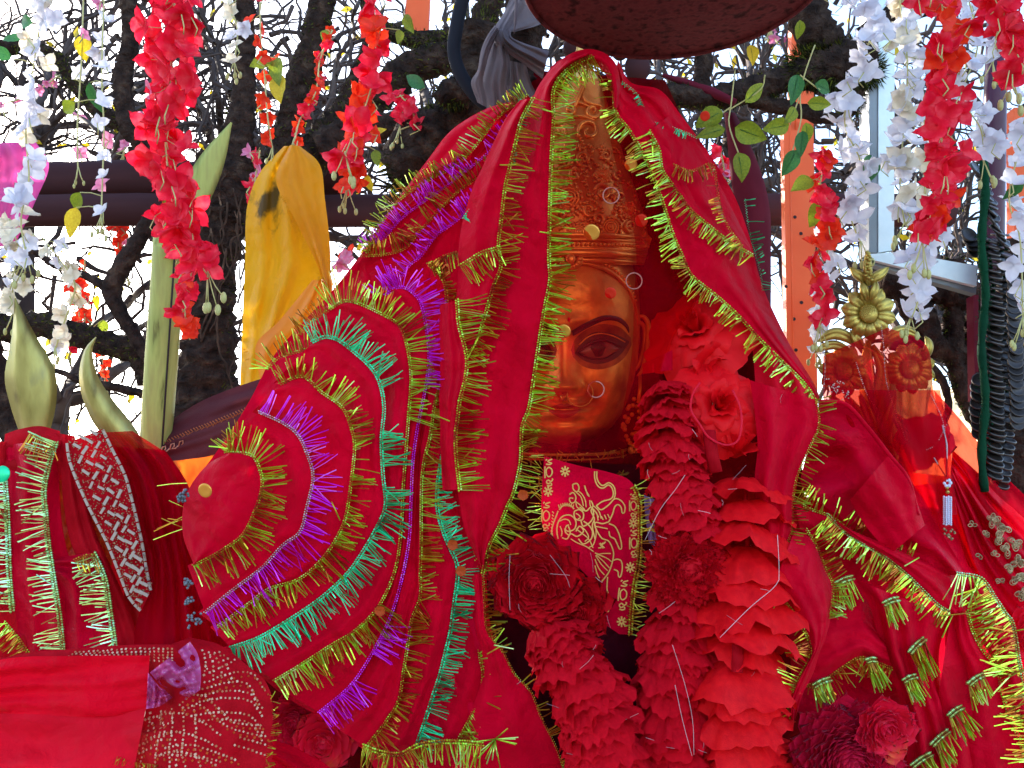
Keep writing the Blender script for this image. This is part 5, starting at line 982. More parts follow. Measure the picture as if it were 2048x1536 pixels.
scarf('red drape above the dark hollow, gathered under the tail', [(1612, 1372), (1648, 1361), (1683, 1337), (1718, 1316), (1742, 1321), (1784, 1337)], [(1650, 1200), (1670, 1190), (1690, 1180), (1710, 1185), (1730, 1200), (1760, 1250)], -.005, .03, 1, 't_gold', 40, gap=.2, bulge=.02, fold=.012, bw=3.4, name='red_cloth', cat='cloth')
scarf('folded red drape reaching the lower right corner', [(1900, 1240), (1930, 1300), (1960, 1380), (1990, 1460), (2020, 1560), (2040, 1720)], [(1860, 1500), (1850, 1540), (1850, 1580), (1850, 1620), (1850, 1660), (1850, 1720)], .01, .02, bulge=.02, fold=.02, ff=5, name='red_cloth', cat='cloth')
# sheer red veil across the face and crown
t = thing('sheer_veil', 'sheer red veil hanging over the crown and the visible half of the face', 'veil', P(1250, 900, 1.36))
loft([(1112, 150, 1.355), (1104, 300, 1.355), (1098, 500, 1.36), (1080, 680, 1.345), (1060, 800, 1.345), (1040, 920, 1.35)], [(1232, 160, 1.385), (1262, 270, 1.385), (1345, 480, 1.40), (1390, 590, 1.40), (1340, 680, 1.40), (1310, 800, 1.40), (1290, 930, 1.42)], 80, 40, .012, .010, 5, seed=9, pin=8).build('veil_cloth', M['sheer'], t)
loft([(1200, 150, 1.39), (1225, 300, 1.39), (1270, 480, 1.39), (1268, 600, 1.385), (1262, 720, 1.385), (1235, 880, 1.39)], [(1240, 160, 1.395), (1272, 270, 1.395), (1352, 480, 1.41), (1395, 590, 1.41), (1345, 680, 1.41), (1318, 800, 1.41), (1300, 900, 1.43)], 60, 30, .006, .008, 5, seed=15, pin=8).build('second_layer', M['sheer'], t)
def snapper(obs):
    from mathutils.bvhtree import BVHTree
    ts = [BVHTree.FromPolygons([(Vector(o_.parent.location) if o_.parent else o_.location)+v.co for v in o_.data.vertices], [tuple(p.vertices) for p in o_.data.polygons]) for o_ in obs]
    def f(x, y):
        dr = (P(x, y, 1.)-CAM).normalized(); best = None
        for T_ in ts:
            h = T_.ray_cast(CAM, dr)
            if h[0] is not None and (best is None or h[3] < best[3]): best = h
        return best, dr
    return f
vs = snapper(list(t.children))
for x, y, r, q in ((1222, 391, 16, 0), (1268, 562, 16, 0), (1192, 779, 16, 0), (1183, 465, 17, 1), (1128, 662, 14, 1), (1262, 330, 13, 1), (1283, 441, 13, 2), (1221, 586, 12, 2), (1410, 232, 10, 2)):
    h, dr = vs(x, y); d = ((h[0]-CAM).length*(F/math.sqrt(F*F+(x-1024)**2+(y-768)**2))-.0015) if h else 1.39
    if q: sequin(t, x, y, d, r, 'coppergold' if q == 1 else 'fhot', .35)
    else:
        m = MB(); m.tube([P(x+r*math.cos(a), y+r*math.sin(a), d) for a in [2*PI*k/28 for k in range(29)]], .0011, 6, cap=False); m.build('sequin_ring', M['ring'], t)
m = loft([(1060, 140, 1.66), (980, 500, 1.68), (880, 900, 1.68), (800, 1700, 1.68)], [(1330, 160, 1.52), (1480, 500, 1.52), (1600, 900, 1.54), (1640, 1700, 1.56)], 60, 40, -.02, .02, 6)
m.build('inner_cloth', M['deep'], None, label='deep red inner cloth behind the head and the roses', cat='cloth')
# loose threads
t = thing('loose_tinsel', 'stray lime tinsel sticks scattered over the central red panel and scarves', 'tinsel', P(1000, 1300, 1.3)); m = MB()
for x, y, a, l in ((1101, 467, 3.3, 22), (1125, 455, .1, 26), (1085, 219, .25, 24), (795, 408, 2.9, 30), (1000, 330, 0, 40), (870, 830, .4, 32), (988, 1290, .2, 40), (990, 1285, -1, 34), (1005, 1290, 2.6, 36), (1010, 1115, .7, 24), (1012, 1110, -.1, 26), (1020, 1060, .6, 40), (1838, 1115, 2.6, 34), (1905, 1230, 2, 50), (1880, 1232, -.1, 70), (2030, 1262, -.2, 50), (680, 1040, -2, 40), (800, 885, .5, 26), (1690, 1330, .6, 40)):
    d = D(x, y)-.035; m.tube(PT([(x, y, d), (x+l*math.cos(a), y+l*math.sin(a), d-.006)]), .0011, 4)
m.build('strands', M['t_lime'], t, kind='stuff')
# ------------------------------------------------------------------ garlands on the right of the face
def disc_mesh(seed, mat, nm='ruffle', jag=.05, wav=.12, nang=40, cup=.25, lobes=0, fine=1.):
    rr = random.Random(seed); rows = []; ph = [rr.uniform(0, 6.28) for _ in range(5)]
    for i in range(6):
        u = i/5; row = []
        for k in range(nang):
            a = 2*PI*k/nang; r = .12+u*.88
            if lobes: r *= 1-u*.22*(1-abs(math.sin(a*lobes/2+ph[4])))**1.5
            r *= 1+jag*u*rr.uniform(-1, 1)
            z = wav*u*(math.sin(5*a+ph[0])*.5+math.sin(9*a+ph[1])*.35+math.sin(14*a+ph[2])*.25+.22*math.sin(25*a+ph[3]*3)*fine+.3*rr.uniform(-1, 1))-cup*u*u
            row.append(Vector((r*math.cos(a)*.5, r*math.sin(a)*.5, z*.5)))
        rows.append(row)
    return MB().grid(rows, True).mesh(nm, mat)
CR = [disc_mesh(s, M['crepe'], cup=.75, wav=.16, jag=.07, nang=66) for s in range(6)]
CRD = [disc_mesh(s+20, M['dahl'], wav=.16) for s in range(4)]
BIG = [disc_mesh(s+50, M['rose'], 'petal_cup', jag=.07, wav=.13, cup=.58, lobes=5, nang=50) for s in range(5)]
def basis_to(axis, roll=0.):
    z = axis.normalized(); x = Vector((1, 0, 0)); x = (x-z*x.dot(z)).normalized(); y = z.cross(x)
    return Matrix((x, y, z)).transposed().to_4x4() @ Matrix.Rotation(roll, 4, 'Z')
def garland(label, path, width, meshes, n, piece, tiltj=.12, squash=1.0, toward=.02, mat='crepe', name='petal_garland', cat='garland'):
    c = cm(path, n); t = thing(name, label, cat, P(*c[-1][:2], c[-1][2]), None); k = MB()
    k.tube(PT(c), .004, 6); k.build('cord', M['dahl'], t)
    for i in range(n):
        a, b = c[i], c[i+1]; ax = (P(*a)-P(*b)).normalized(); ax = (ax-BASIS.to_3x3() @ Vector((0, 0, 1))*-toward).normalized()
        w = (width(i/n) if callable(width) else width)*R.uniform(.8, 1.14)/F*a[2]
        Mx = Matrix.Translation(P(*a)) @ basis_to(ax, R.uniform(0, 6.28)) @ Euler((R.gauss(0, tiltj), R.gauss(0, tiltj), 0)).to_matrix().to_4x4() @ Matrix.Diagonal((w, w, w*squash, 1))
        inst(R.choice(meshes), piece, t, Mx)
    return t
garland('pleated red petal garland hanging left of the large rose, beside the earring', [(1325, 770, 1.40), (1340, 850, 1.36), (1352, 930, 1.34), (1368, 1010, 1.33), (1385, 1080, 1.33), (1380, 1180, 1.33)], lambda u: 116+30*u, CR, 40, 'ruffle')
garland('pleated red garland falling along the bottom centre left, under the dark dahlia', [(1090, 1235, 1.33), (1130, 1300, 1.3), (1170, 1380, 1.28), (1195, 1460, 1.27), (1215, 1560, 1.27), (1225, 1700, 1.27)], lambda u: 150+22*u, CR, 54, 'ruffle')
garland('pleated red garland falling through the bottom centre, under the shaggy pompom', [(1360, 1215, 1.33), (1355, 1290, 1.31), (1345, 1380, 1.3), (1350, 1480, 1.29), (1360, 1580, 1.28), (1365, 1700, 1.28)], lambda u: 146+18*u, CR, 56, 'ruffle')
garland('big petalled red garland of flaring cups at the lower right of the chest', [(1490, 960, 1.36), (1492, 1050, 1.33), (1496, 1150, 1.31), (1490, 1250, 1.29), (1480, 1340, 1.27), (1482, 1430, 1.26), (1488, 1520, 1.25), (1490, 1640, 1.25)], lambda u: 205+25*u, BIG, 15, 'petal_cup', .1, .9, .12, 'x')
t = thing('flower_tube', 'short dark red plastic tube between two flaring petal cups', 'tube', P(1475, 1335, 1.22)); m = MB(); m.tube(PT([(1476, 1290, 1.235), (1474, 1345, 1.225)]), .008, 14); m.build('tube_body', M['band'], t)
t = thing('flower_tube', 'dark red tube holding the lower end of the large rose stem', 'tube', P(1430, 960, 1.3)); m = MB(); m.tube(PT([(1418, 862, 1.32), (1424, 910, 1.31), (1432, 945, 1.305)]), .0095, 14); m.build('tube_body', M['band'], t)
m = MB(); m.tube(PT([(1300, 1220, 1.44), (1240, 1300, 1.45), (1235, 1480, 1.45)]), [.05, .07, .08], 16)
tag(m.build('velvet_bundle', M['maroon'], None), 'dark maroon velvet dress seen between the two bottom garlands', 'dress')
def pompom(label, x, y, d, size, mat, n=130, pl=.36, seed=1, flat=.6, name='silk_flower', cat='flower', curl=.2, jit=.15, hemi=1.9, mats=None, wd=.13):
    rr = random.Random(seed); t = thing(name, label, cat, P(x, y+size*.5, d)); s = size/F*d; B0 = Matrix.Translation(P(x, y, d)) @ BASIS @ Matrix.Diagonal((s, s, s, 1))
    groups = {}
    for k in range(n):
        u = (k+.5)/n; th = hemi*math.sqrt(u)*.95; ph = k*2.39996+rr.gauss(0, jit)
        L = pl*(.55+.45*u)*rr.uniform(.85, 1.15)
        m = MB(); m.grid(petal_rows(L, wd*(.6+.6*u), .9-curl, .0, 0, 4, 3, .02, rr, base=.3))
        Rt = Matrix.Rotation(ph, 4, 'Z') @ Matrix.Rotation(-(PI/2-th)*.95+0.0, 4, 'X') if False else Matrix.Rotation(ph, 4, 'Z') @ Matrix.Rotation(PI/2-th, 4, 'X')
        off = Matrix.Translation((0, 0, 0)); r0 = .10+.14*u
        nm = (mats[0] if u < .45 else mats[1]) if mats else mat
        g = groups.setdefault(nm, MB()); T = B0 @ Rt @ Matrix.Translation((0, r0, 0)); b = len(g.v)
        g.v += [T @ v for v in m.v]; g.f += [tuple(b+q for q in f) for f in m.f]
    for nm, g in groups.items(): g.build('petals', M[nm], t)
    core = MB(); core.ball(P(x, y, d), s*.22, s*.22, s*.22, 12, 8); core.build('flower_heart', M[mat], t); return t
pompom('dark crimson dahlia covering the lower left of the gold printed cloth', 1068, 1160, 1.30, 195, 'dahl', 170, .30, 3, wd=.14, jit=.35, hemi=1.8)
pompom('second crimson dahlia between the dark dahlia and the pleated garland', 1150, 1215, 1.33, 150, 'dahl', 150, .3, 4, jit=.6)
pompom('shaggy dark red pompom right of the gold printed cloth', 1375, 1140, 1.28, 190, 'dahl', 420, .26, 5, jit=1.2, wd=.06, hemi=2.2)
pompom('red ruffled blossom peeping at the right edge below the embroidery', 2050, 1270, 1.42, 110, 'fred', 50, .4, 6)
pompom('large magenta dahlia of small pointed petals at the bottom right', 1690, 1515, 1.24, 250, 'magenta', 330, .26, 7, wd=.10, jit=.05)
pompom('ruffled coral flower resting on top of the magenta dahlia', 1765, 1450, 1.22, 125, 'coral', 80, .36, 8, wd=.15, jit=1.2, hemi=1.5)
pompom('dark magenta dahlia half hidden under the left scarves at the bottom', 590, 1440, 1.44, 120, 'magenta', 90, .34, 9)
pompom('coral and yellow flower peeping under the left scarves at the bottom edge', 650, 1480, 1.42, 110, 'coral', 40, .45, 10, wd=.25)
pompom('small violet flower in the dark hollow at lower right', 1742, 1388, 1.42, 74, 'violet', 10, .5, 11, wd=.3)
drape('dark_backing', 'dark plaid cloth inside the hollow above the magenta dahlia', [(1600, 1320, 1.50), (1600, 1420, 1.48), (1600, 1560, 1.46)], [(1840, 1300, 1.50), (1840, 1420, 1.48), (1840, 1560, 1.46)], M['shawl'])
def rose(label, x, y, d, size, seed, mat='rose', layers=((2, .15, .62), (3, .24, .6), (4, .34, .54), (5, .44, .44), (6, .52, .32)), ry=0., rx=0.):
    rr = random.Random(seed); t = thing('silk_rose', label, 'rose', P(x, y+size*.5, d), 'red silk roses'); s = size/F*d
    B0 = Matrix.Translation(P(x, y, d)) @ BASIS @ Euler((rx, ry, 0)).to_matrix().to_4x4() @ Matrix.Diagonal((s, s, s, 1))
    for li, (n, rad, H) in enumerate(layers):
        for k in range(n):
            ph = 2*PI*k/n+li*.8+rr.uniform(-.2, .2); open_ = .12+li*.2+rr.uniform(-.05, .1); m = MB(); rows = []; sp_ = 1.15*PI/n+.35
            rip = rr.uniform(0, 6)
            for i in range(8):
                u = i/7; row = []
                for j in range(11):
                    v = j/5-1; a = ph+v*sp_*(1-.25*u*u)
                    edge = 1-.22*abs(v)**3-.04*math.sin(9*v+rip)
                    r = rad*(.25+.5*math.sin(u*PI/2)+open_*1.1*u*u); z = H*u*edge*(1-open_*.45*u)-.15-.35*open_*u**3
                    r += .05*u*u*math.sin(5*v+rip)+.03*u*u*math.sin(11*v+rip*2); z += .045*u*u*math.sin(7*v+rip)+.01*rr.uniform(-1, 1)*u
                    row.append(B0 @ Vector((r*math.cos(a), r*math.sin(a), z)))
                rows.append(row)
            m.grid(rows).build('petal', M[mat], t)
    return t
rose('upper scarlet silk rose beside the cheek, under the fringe of the veil', 1390, 655, 1.43, 118, 4, ry=-.5, rx=-.5)
rose('lower scarlet silk rose with looping wire rim, right of the pleated garland', 1440, 810, 1.36, 108, 9, ry=.1, rx=-.3)
rose('loose scarlet rose petals spreading between the two larger roses', 1425, 735, 1.41, 105, 14, ry=.5, rx=.3, layers=((3, .3, .5), (4, .45, .4)))
rose('drooping scarlet rose bud under the looping wire', 1470, 900, 1.37, 90, 19, ry=.3, rx=-1.1, layers=((3, .3, .7), (4, .42, .6)))
m = MB(); m.tube(PT(cm([(1400, 765, 1.31), (1385, 790, 1.31), (1382, 820, 1.31), (1400, 850, 1.305), (1418, 875, 1.305), (1450, 890, 1.3), (1475, 882, 1.3), (1483, 850, 1.3), (1480, 815, 1.31), (1465, 780, 1.315)], 40)), .0016, 6)
tag(m.build('wire_loop', M['fred'], None), 'red wire loop round the lower scarlet rose', 'wire')
m = MB()
leafp = [((1285, 728), (1345, 700), (1350, 745), (1300, 748))]
for q in leafp: m.grid([[P(q[0][0]+(q[1][0]-q[0][0])*i/6, q[0][1]+(q[1][1]-q[0][1])*i/6+(q[3][1]-q[0][1])*j/4*(1+i/6), 1.40-.006*math.sin(i)) for j in range(5)] for i in range(7)])
tag(m.build('cloth_petal', M['red2'], None), 'single flat red cloth petal lying against the cheek', 'petal')
# thin pale threads scattered over the garlands
t = thing('tinsel_threads', 'fine pale straight threads strewn over the garlands and dahlias', 'threads', P(1350, 1500, 1.2)); m = MB()
for k in range(44):
    x = R.uniform(1010, 1580); y = R.uniform(800, 1520)
    if x < 1290 and y < 1100: continue
    a = R.uniform(0, 6.28); l = R.choice((12, 18, 26, 40)); d = 1.225
    m.tube(PT([(x, y, d), (x+l*.5*math.cos(a)+R.uniform(-3, 3), y+l*.5*math.sin(a), d-.004), (x+l*math.cos(a), y+l*math.sin(a), d)]), .00028, 3, cap=False)
for q in ([(1555, 1070), (1558, 1140), (1552, 1170), (1500, 1215), (1440, 1275)], [(1345, 1290), (1370, 1370), (1385, 1440), (1388, 1510)], [(1350, 1370), (1365, 1440), (1384, 1512)], [(1290, 1080), (1320, 1020), (1350, 980), (1370, 950)], [(1020, 1220), (1018, 1160), (1020, 1110)], [(1100, 1110), (1130, 1150), (1140, 1175)]):
    m.tube(PT(cm([(x, y, 1.22) for x, y in q], 20)), .0004, 4)
m.build('threads', M['thread'], t, kind='stuff')
for x, y, l in ((905, 1090, 'orange petal scrap on the upright green fringed panel, upper one'), (922, 1142, 'orange petal scrap on the upright green fringed panel, lower one'), (760, 1222, 'orange petal scrap on the curved scarves at left'), (1046, 990, 'orange petal scrap at the corner of the gold printed cloth')):
    m = MB(); rr = random.Random(x)
    for k in range(5): m.grid([[P(x+v.x*26, y+v.y*26, D(x, y)-.05-v.z*.015) for v in row] for row in petal_rows(.5, .3, .6, 0, k*1.3, 3, 3, .05, rr)])
    tag(m.build('petal_scrap', M['orange'], None), l, 'petal', 'orange petal scraps')
# ------------------------------------------------------------------ gold flower ornament at the right
orn = thing('gold_ornament', 'gilded carved flower finial on a palm shaped column, half under sheer red net', 'ornament', P(1760, 1080, 1.5))
def gflower(x, y, d, r, n, boss, rot=0., nm='carved_petal', mat='gold'):
    s = 1/F*d
    for k in range(n):
        a = rot+2*PI*k/n; m = MB(); rows = []
        for i in range(9):
            u = i/8; w = r*.30*math.sin(PI*min(1, .1+u*.9))**.7+.01; rad = r*(.28+.74*u); row = []
            for j in range(9):
                v = j/4-1; x_ = rad*math.cos(a)-w*v*math.sin(a); y_ = rad*math.sin(a)+w*v*math.cos(a); z = .22*r*math.sin(PI*min(1, u+.1))*(1-v*v)**.6-(.06*r if abs(v) < .2 else 0)*(1-u)+.02*r*math.sin(8*v)
                row.append(P(x+x_, y+y_, d-z*s))
            rows.append(row)
        m.grid(rows).build(nm, M[mat], orn)
    m = MB(); m.ball(P(x, y, d-.12*r*s), boss*s, .45*boss*s, boss*s, 20, 12); m.build('flower_boss', M[mat], orn)
    m = MB()
    for k in range(90): q = boss*math.sqrt(k/90)*.9; a = k*2.4; m.ball(P(x+q*math.cos(a), y+q*math.sin(a), d-(.12*r+.42*boss*math.sqrt(1-(q/boss)**2))*s), 1.8*s, 1.8*s, 1.8*s, 5, 4)
    m.build('boss_grains', M[mat], orn)
gflower(1737, 627, 1.46, 56, 10, 19, .2)
gflower(1688, 742, 1.49, 52, 10, 17, .1); gflower(1820, 737, 1.49, 52, 11, 19, .3)
def gleaf(pts, w, d, nm='carved_leaf', mat='gold', th=.010):
    c = cm(pts, 20); rows = []
    for i in range(21):
        a = c[max(0, i-1)]; b = c[min(20, i+1)]; tx, ty = b[0]-a[0], b[1]-a[1]; l = math.hypot(tx, ty) or 1; nx, ny = -ty/l, tx/l; ww = w*math.sin(PI*min(1, .06+i/21))**.8+.8; row = []
        for j in range(10): v = math.cos(PI*j/9); z = math.sin(PI*j/9); row.append(P(c[i][0]+nx*ww*v, c[i][1]+ny*ww*v, d-th*z*ww/w+(.003 if j in (4, 5) else 0)))
        for j in range(1, 9): v = -math.cos(PI*j/9); row.append(P(c[i][0]+nx*ww*v, c[i][1]+ny*ww*v, d+.004))
        rows.append(row)
    MB().grid(rows, True).build(nm, M[mat], orn)
gleaf([(1737, 572), (1736, 548), (1735, 520), (1736, 500)], 9, 1.45)
gleaf([(1733, 570), (1725, 556), (1712, 546), (1700, 535)], 10, 1.455); gleaf([(1741, 570), (1750, 556), (1762, 548), (1778, 534)], 10, 1.455)
gleaf([(1735, 600), (1728, 578), (1722, 562)], 9, 1.45); gleaf([(1741, 600), (1750, 578), (1752, 560)], 9, 1.45)
m = MB()
for k in range(26): a = k*2.4; m.ball(P(1736+7*math.cos(a)*(1-k/40), 560-k*2.2, 1.445+.004*math.sin(a)), .0034, .0034, .0034, 6, 5)
m.build('bud_grains', M['gold'], orn)
gleaf([(1712, 690), (1690, 672), (1665, 668), (1634, 684)], 12, 1.47); gleaf([(1700, 700), (1670, 690), (1645, 695), (1628, 706)], 9, 1.475); gleaf([(1725, 700), (1712, 676), (1700, 660)], 10, 1.465)
gleaf([(1762, 702), (1780, 675), (1810, 662), (1842, 674)], 11, 1.47); gleaf([(1770, 690), (1790, 664), (1815, 656), (1830, 660)], 8, 1.475); gleaf([(1850, 720), (1858, 690), (1850, 672)], 9, 1.48)
for q, w in (([(1737, 680), (1734, 720), (1738, 760), (1745, 820)], 13), ([(1745, 690), (1765, 740), (1755, 800), (1750, 850)], 14), ([(1660, 790), (1690, 830), (1710, 890), (1750, 940)], 15), ([(1690, 790), (1715, 830), (1730, 880), (1760, 930)], 14), ([(1720, 790), (1740, 840), (1750, 890), (1768, 930)], 13), ([(1790, 790), (1775, 840), (1768, 890), (1772, 940)], 13),
             ([(1770, 860), (1768, 920), (1785, 980), (1800, 1050)], 26), ([(1790, 830), (1815, 870), (1815, 930), (1800, 980)], 20), ([(1755, 740), (1772, 760), (1762, 790), (1748, 770)], 8)): gleaf(q, w, 1.495, 'carved_frond')
m = MB(); m.tube(PT([(1755, 760, 1.53), (1758, 900, 1.54), (1790, 1100, 1.54)]), [.03, .028, .04], 16); m.build('column', M['gold'], orn)
t = thing('sheer_net', 'sheer red net with sequin seams draped over the gold ornament', 'net', P(1760, 1000, 1.42))
loft([(1646, 712, 1.44), (1646, 790, 1.43), (1660, 860, 1.42), (1700, 930, 1.42), (1760, 1010, 1.42), (1800, 1080, 1.42)], [(1775, 655, 1.44), (1852, 690, 1.44), (1868, 790, 1.43), (1888, 860, 1.42), (1900, 960, 1.42), (1920, 1060, 1.42)], 60, 40, .02, .016, 6, seed=21, pin=9).build('net_cloth', M['sheer3'], t)
loft([(1660, 780, 1.42), (1680, 850, 1.41), (1730, 930, 1.41), (1790, 1020, 1.41)], [(1880, 780, 1.42), (1895, 860, 1.41), (1905, 940, 1.41), (1915, 1030, 1.41)], 50, 30, .02, .02, 7, seed=27, pin=9).build('second_fold', M['sheer3'], t)
for q in ([(1649, 700), (1650, 740), (1648, 792), (1665, 800)], [(1762, 650), (1768, 700), (1772, 760), (1790, 820), (1812, 880)], [(1862, 790), (1885, 840), (1892, 890), (1894, 925)], [(1815, 880), (1840, 900), (1870, 890), (1893, 850)], [(1712, 725), (1735, 790), (1770, 840), (1800, 900)]):
    e = [(x, y, 1.402) for x, y in cm(q, 24)]; m = MB()
    for i, (x, y, d) in enumerate(cm(e, int(clen(e)/4))): m.octa(P(x, y, d), .0013 if i % 2 else .0008)
    m.build('beaded_seam', M['thread'], t)
m = MB()
for k in range(40): x, y = R.choice(((1660, 765), (1668, 780), (1690, 790), (1680, 770))); m.octa(P(x+R.uniform(-9, 9), y+R.uniform(-9, 9), 1.40), .0014)
m.build('glitter', M['silver'], t, kind='stuff')
pompom('red silk blossom caught under the sheer net beside the gold column', 1846, 880, 1.46, 90, 'fred', 20, .5, 31, wd=.3)
# crisp folded corner of satin in front of the column foot
t = thing('folded_cloth', 'crisply folded bright red satin corner left of the gold column foot', 'cloth', P(1740, 1060, 1.36))
loft([(1700, 1000, 1.345), (1730, 1050, 1.35), (1780, 1110, 1.36)], [(1776, 912, 1.335), (1818, 965, 1.33), (1850, 1050, 1.345)], 30, 24, .024, .014, 3, seed=91, pin=8).build('front_facet', M['red'], t)
m = MB(); m.tube(PT(cm([(1640, 803, 1.37), (1690, 808, 1.365), (1735, 855, 1.36), (1778, 910, 1.345), (1815, 958, 1.335), (1836, 1030, 1.335)], 40)), .0035, 8); m.build('rolled_hem', M['red'], t)
# wide net to the right edge, with embroidered border
t = thing('sheer_net', 'broad sheer red net stretched down to the right edge with beige embroidery', 'net', P(2000, 1200, 1.5))
loft([(1868, 780, 1.52), (1930, 850, 1.52), (1990, 930, 1.52), (2060, 1000, 1.52), (2150, 1080, 1.52)], [(1890, 940, 1.48), (1900, 1000, 1.47), (1920, 1080, 1.46), (1950, 1180, 1.46), (2000, 1300, 1.46)], 60, 40, .02, .02, 9, seed=33, pin=9).build('net_cloth', M['sheer2'], t)
loft([(1905, 900, 1.50), (1950, 940, 1.5), (2010, 1000, 1.5), (2100, 1080, 1.5)], [(1900, 960, 1.46), (1920, 1040, 1.45), (1960, 1150, 1.45), (2040, 1270, 1.44)], 50, 36, .02, .022, 10, seed=37, pin=9).build('second_fold', M['red'], t)
m = MB()
def loop(cx, cy, r, a, mb, n=3):
    for q in range(n):
        rr_ = r*(1-.28*q); pts = [(cx+rr_*(1+math.cos(b))*math.cos(a)*.9-rr_*.6*math.sin(b)*math.sin(a), cy+rr_*(1+math.cos(b))*math.sin(a)*.9+rr_*.6*math.sin(b)*math.cos(a), 1.425-.001*q) for b in [2*PI*k/18 for k in range(19)]]
        mb.tube(PT(pts), .0008, 5, cap=False)
for (x, y) in ((1985, 1040), (2010, 1055), (1995, 1075), (2015, 1100), (2030, 1085), (2020, 1130), (2040, 1120), (2035, 1160), (2044, 1185), (2050, 1150)):
    for k in range(5): loop(x, y, R.uniform(6, 10), R.uniform(0, 6.28), m, 3)
    m.ball(P(x, y, 1.42), .0016, .0014, .0016, 6, 5)
for (x, y) in ((1945, 1050), (1960, 1110), (1990, 1110), (2000, 1160), (1970, 1070)):
    for k in range(4): loop(x, y, 5, R.uniform(0, 6.28), m, 1)
m.build('embroidery', M['lace'], t)
t = thing('pearl_pendant', 'small pearl bead pendant with flower top hanging on a thread from the net', 'pendant', P(1892, 1075, 1.4)); m = MB()
m.tube(PT([(1885, 850, 1.405), (1894, 890, 1.403), (1893, 955, 1.40)]), .0012, 5); m.tube(PT([(1868, 915, 1.403), (1880, 935, 1.402), (1893, 955, 1.40)]), .001, 5); m.build('thread', M['thread'], t)
m = MB()
for k in range(6): a = k*PI/3; m.ball(P(1895+6*math.cos(a), 966+6*math.sin(a), 1.398), .003, .0025, .003, 8, 6)
m.build('pearl_flower', M['pearl'], t); m = MB(); m.ball(P(1894, 976, 1.398), .0026, .0026, .0026); m.ball(P(1895, 984, 1.398), .003, .003, .003); m.build('gold_bead', M['gold'], t)
for i in range(14):
    m = MB()
    for j in range(4): a = j*PI/3; m.ball(P(1888+j*4.6, 994+i*4.1+(j % 2)*1.5, 1.399-.004*math.sin(j*PI/3)), .0019, .0019, .0024, 6, 5)
    m.build('pearl_row', M['pearl'], t)
m = MB()
for k in range(14): m.ball(P(1898+R.uniform(-10, 14), 1058+k*1.6, 1.398), .0022, .0022, .0022, 6, 5)
m.build('bead_tassel', M['lace'], t)
# ------------------------------------------------------------------ coin strings at the right
def coin_mesh():
    m = MB(); n = 20; prof = [(0, .05), (.42, .05), (.44, .07), (.5, .06), (.5, -.05), (.42, -.05), (0, -.05)]
    m.grid([[Vector((r*math.cos(2*PI*k/n), r*math.sin(2*PI*k/n), z)) for k in range(n)] for r, z in prof], True); return m.mesh('coin', M['coin'])
CM = coin_mesh()
def coins(label, path, d, n, size, rx, ry, jit=.12):
    c = cm([(x, y, d) for x, y in path], n); t = thing('coin_string', label, 'coin string', P(path[-1][0], path[-1][1], d), 'coin strings at the right'); m = MB(); m.tube(PT(c), .003, 6); m.build('cord', M['dgreen'], t)
    for i in range(n): inst(CM, 'coin', t, PM(c[i][0]+R.uniform(-2, 2), c[i][1], d-.012+(i % 2)*.002, size*R.uniform(.92, 1.08), rx+R.gauss(0, jit), ry+R.gauss(0, jit), 0))
coins('overlapping dull coins hung in a row just right of the green cord', [(1975, 480), (1988, 600), (1985, 720), (1990, 820), (1985, 920), (1988, 960)], 1.5, 40, 40, -1.0, .5)
coins('second row of overlapping coins right of the green cord', [(2000, 470), (2012, 600), (2010, 720), (2014, 820), (2008, 920), (1998, 980)], 1.53, 40, 36, -1.1, .4)
coins('grey coin string closest to the right edge, coins facing forward', [(2028, 560), (2030, 700), (2036, 800), (2036, 860)], 1.51, 22, 30, -.35, 0)
coins('row of coins just left of the green cord', [(1962, 760), (1958, 820), (1962, 880)], 1.52, 8, 34, -.5, -.3)
coins('curving string of pinkish coins hanging from the top beside the pipe', [(1955, 340), (1975, 390), (1985, 430), (2000, 470), (2015, 500)], 1.5, 16, 36, -.7, .7)
coins('few loose coins left of the cord top', [(1938, 470), (1945, 490), (1952, 510)], 1.52, 4, 34, -.3, .2)
m = MB(); m.tube([P(1967+4*math.sin(i*.5), 320+i*17, 1.475) for i in range(40)], [.0065+.001*math.sin(i*1.7) for i in range(40)], 10, bump=.15)
hair(m, [(1967, 330, 9), (1968, 600, 9), (1970, 900, 9)], 1.475, 900, 4)
tag(m.build('fuzzy_rope', M['dgreen'], None), 'thick fuzzy dark green cord hanging straight beside the coin strings', 'cord')
m = MB(); branch(m, [(2040, 480, 40), (2035, 700, 42), (2030, 900, 50), (2040, 1100, 60)], 1.72, 91, 16, .3); tag(m.build('dark_post', M['bark'], None), 'dark rough post behind the coin strings at the right edge', 'post')
# ------------------------------------------------------------------ the wrapped base at lower left
def d2(x, y): return 1.44-.00005*(y-860)-.02*math.sin(max(0, min(1, x/380))*PI)
def C2(pts, off=0., n=50): return [(x, y, d2(x, y)+off) for x, y in cm(pts, n)]
w = thing('wrapping_cloth', 'crimson fringed cloth wrapped round the base of the brass trident', 'cloth', P(180, 1330, 1.42))
loft(C2([(-80, 880), (-90, 1000), (-90, 1150), (-80, 1360)]), C2([(20, 885), (30, 1000), (40, 1150), (60, 1360)]), 50, 20, .01, .012, 4, seed=40).build('left_fold', M['band'], w)
loft(C2([(0, 890), (10, 960), (14, 1060), (20, 1160), (30, 1360)]), C2([(128, 880), (118, 960), (125, 1060), (150, 1160), (190, 1360)]), 60, 30, .02, .012, 5, seed=42).build('middle_fold', M['red2'], w)
loft(C2([(10, 868), (40, 858), (80, 852), (120, 862)]), C2([(2, 950), (40, 950), (80, 950), (125, 950)]), 30, 16, .01, .008, 3, seed=44).build('top_fold', M['band'], w)
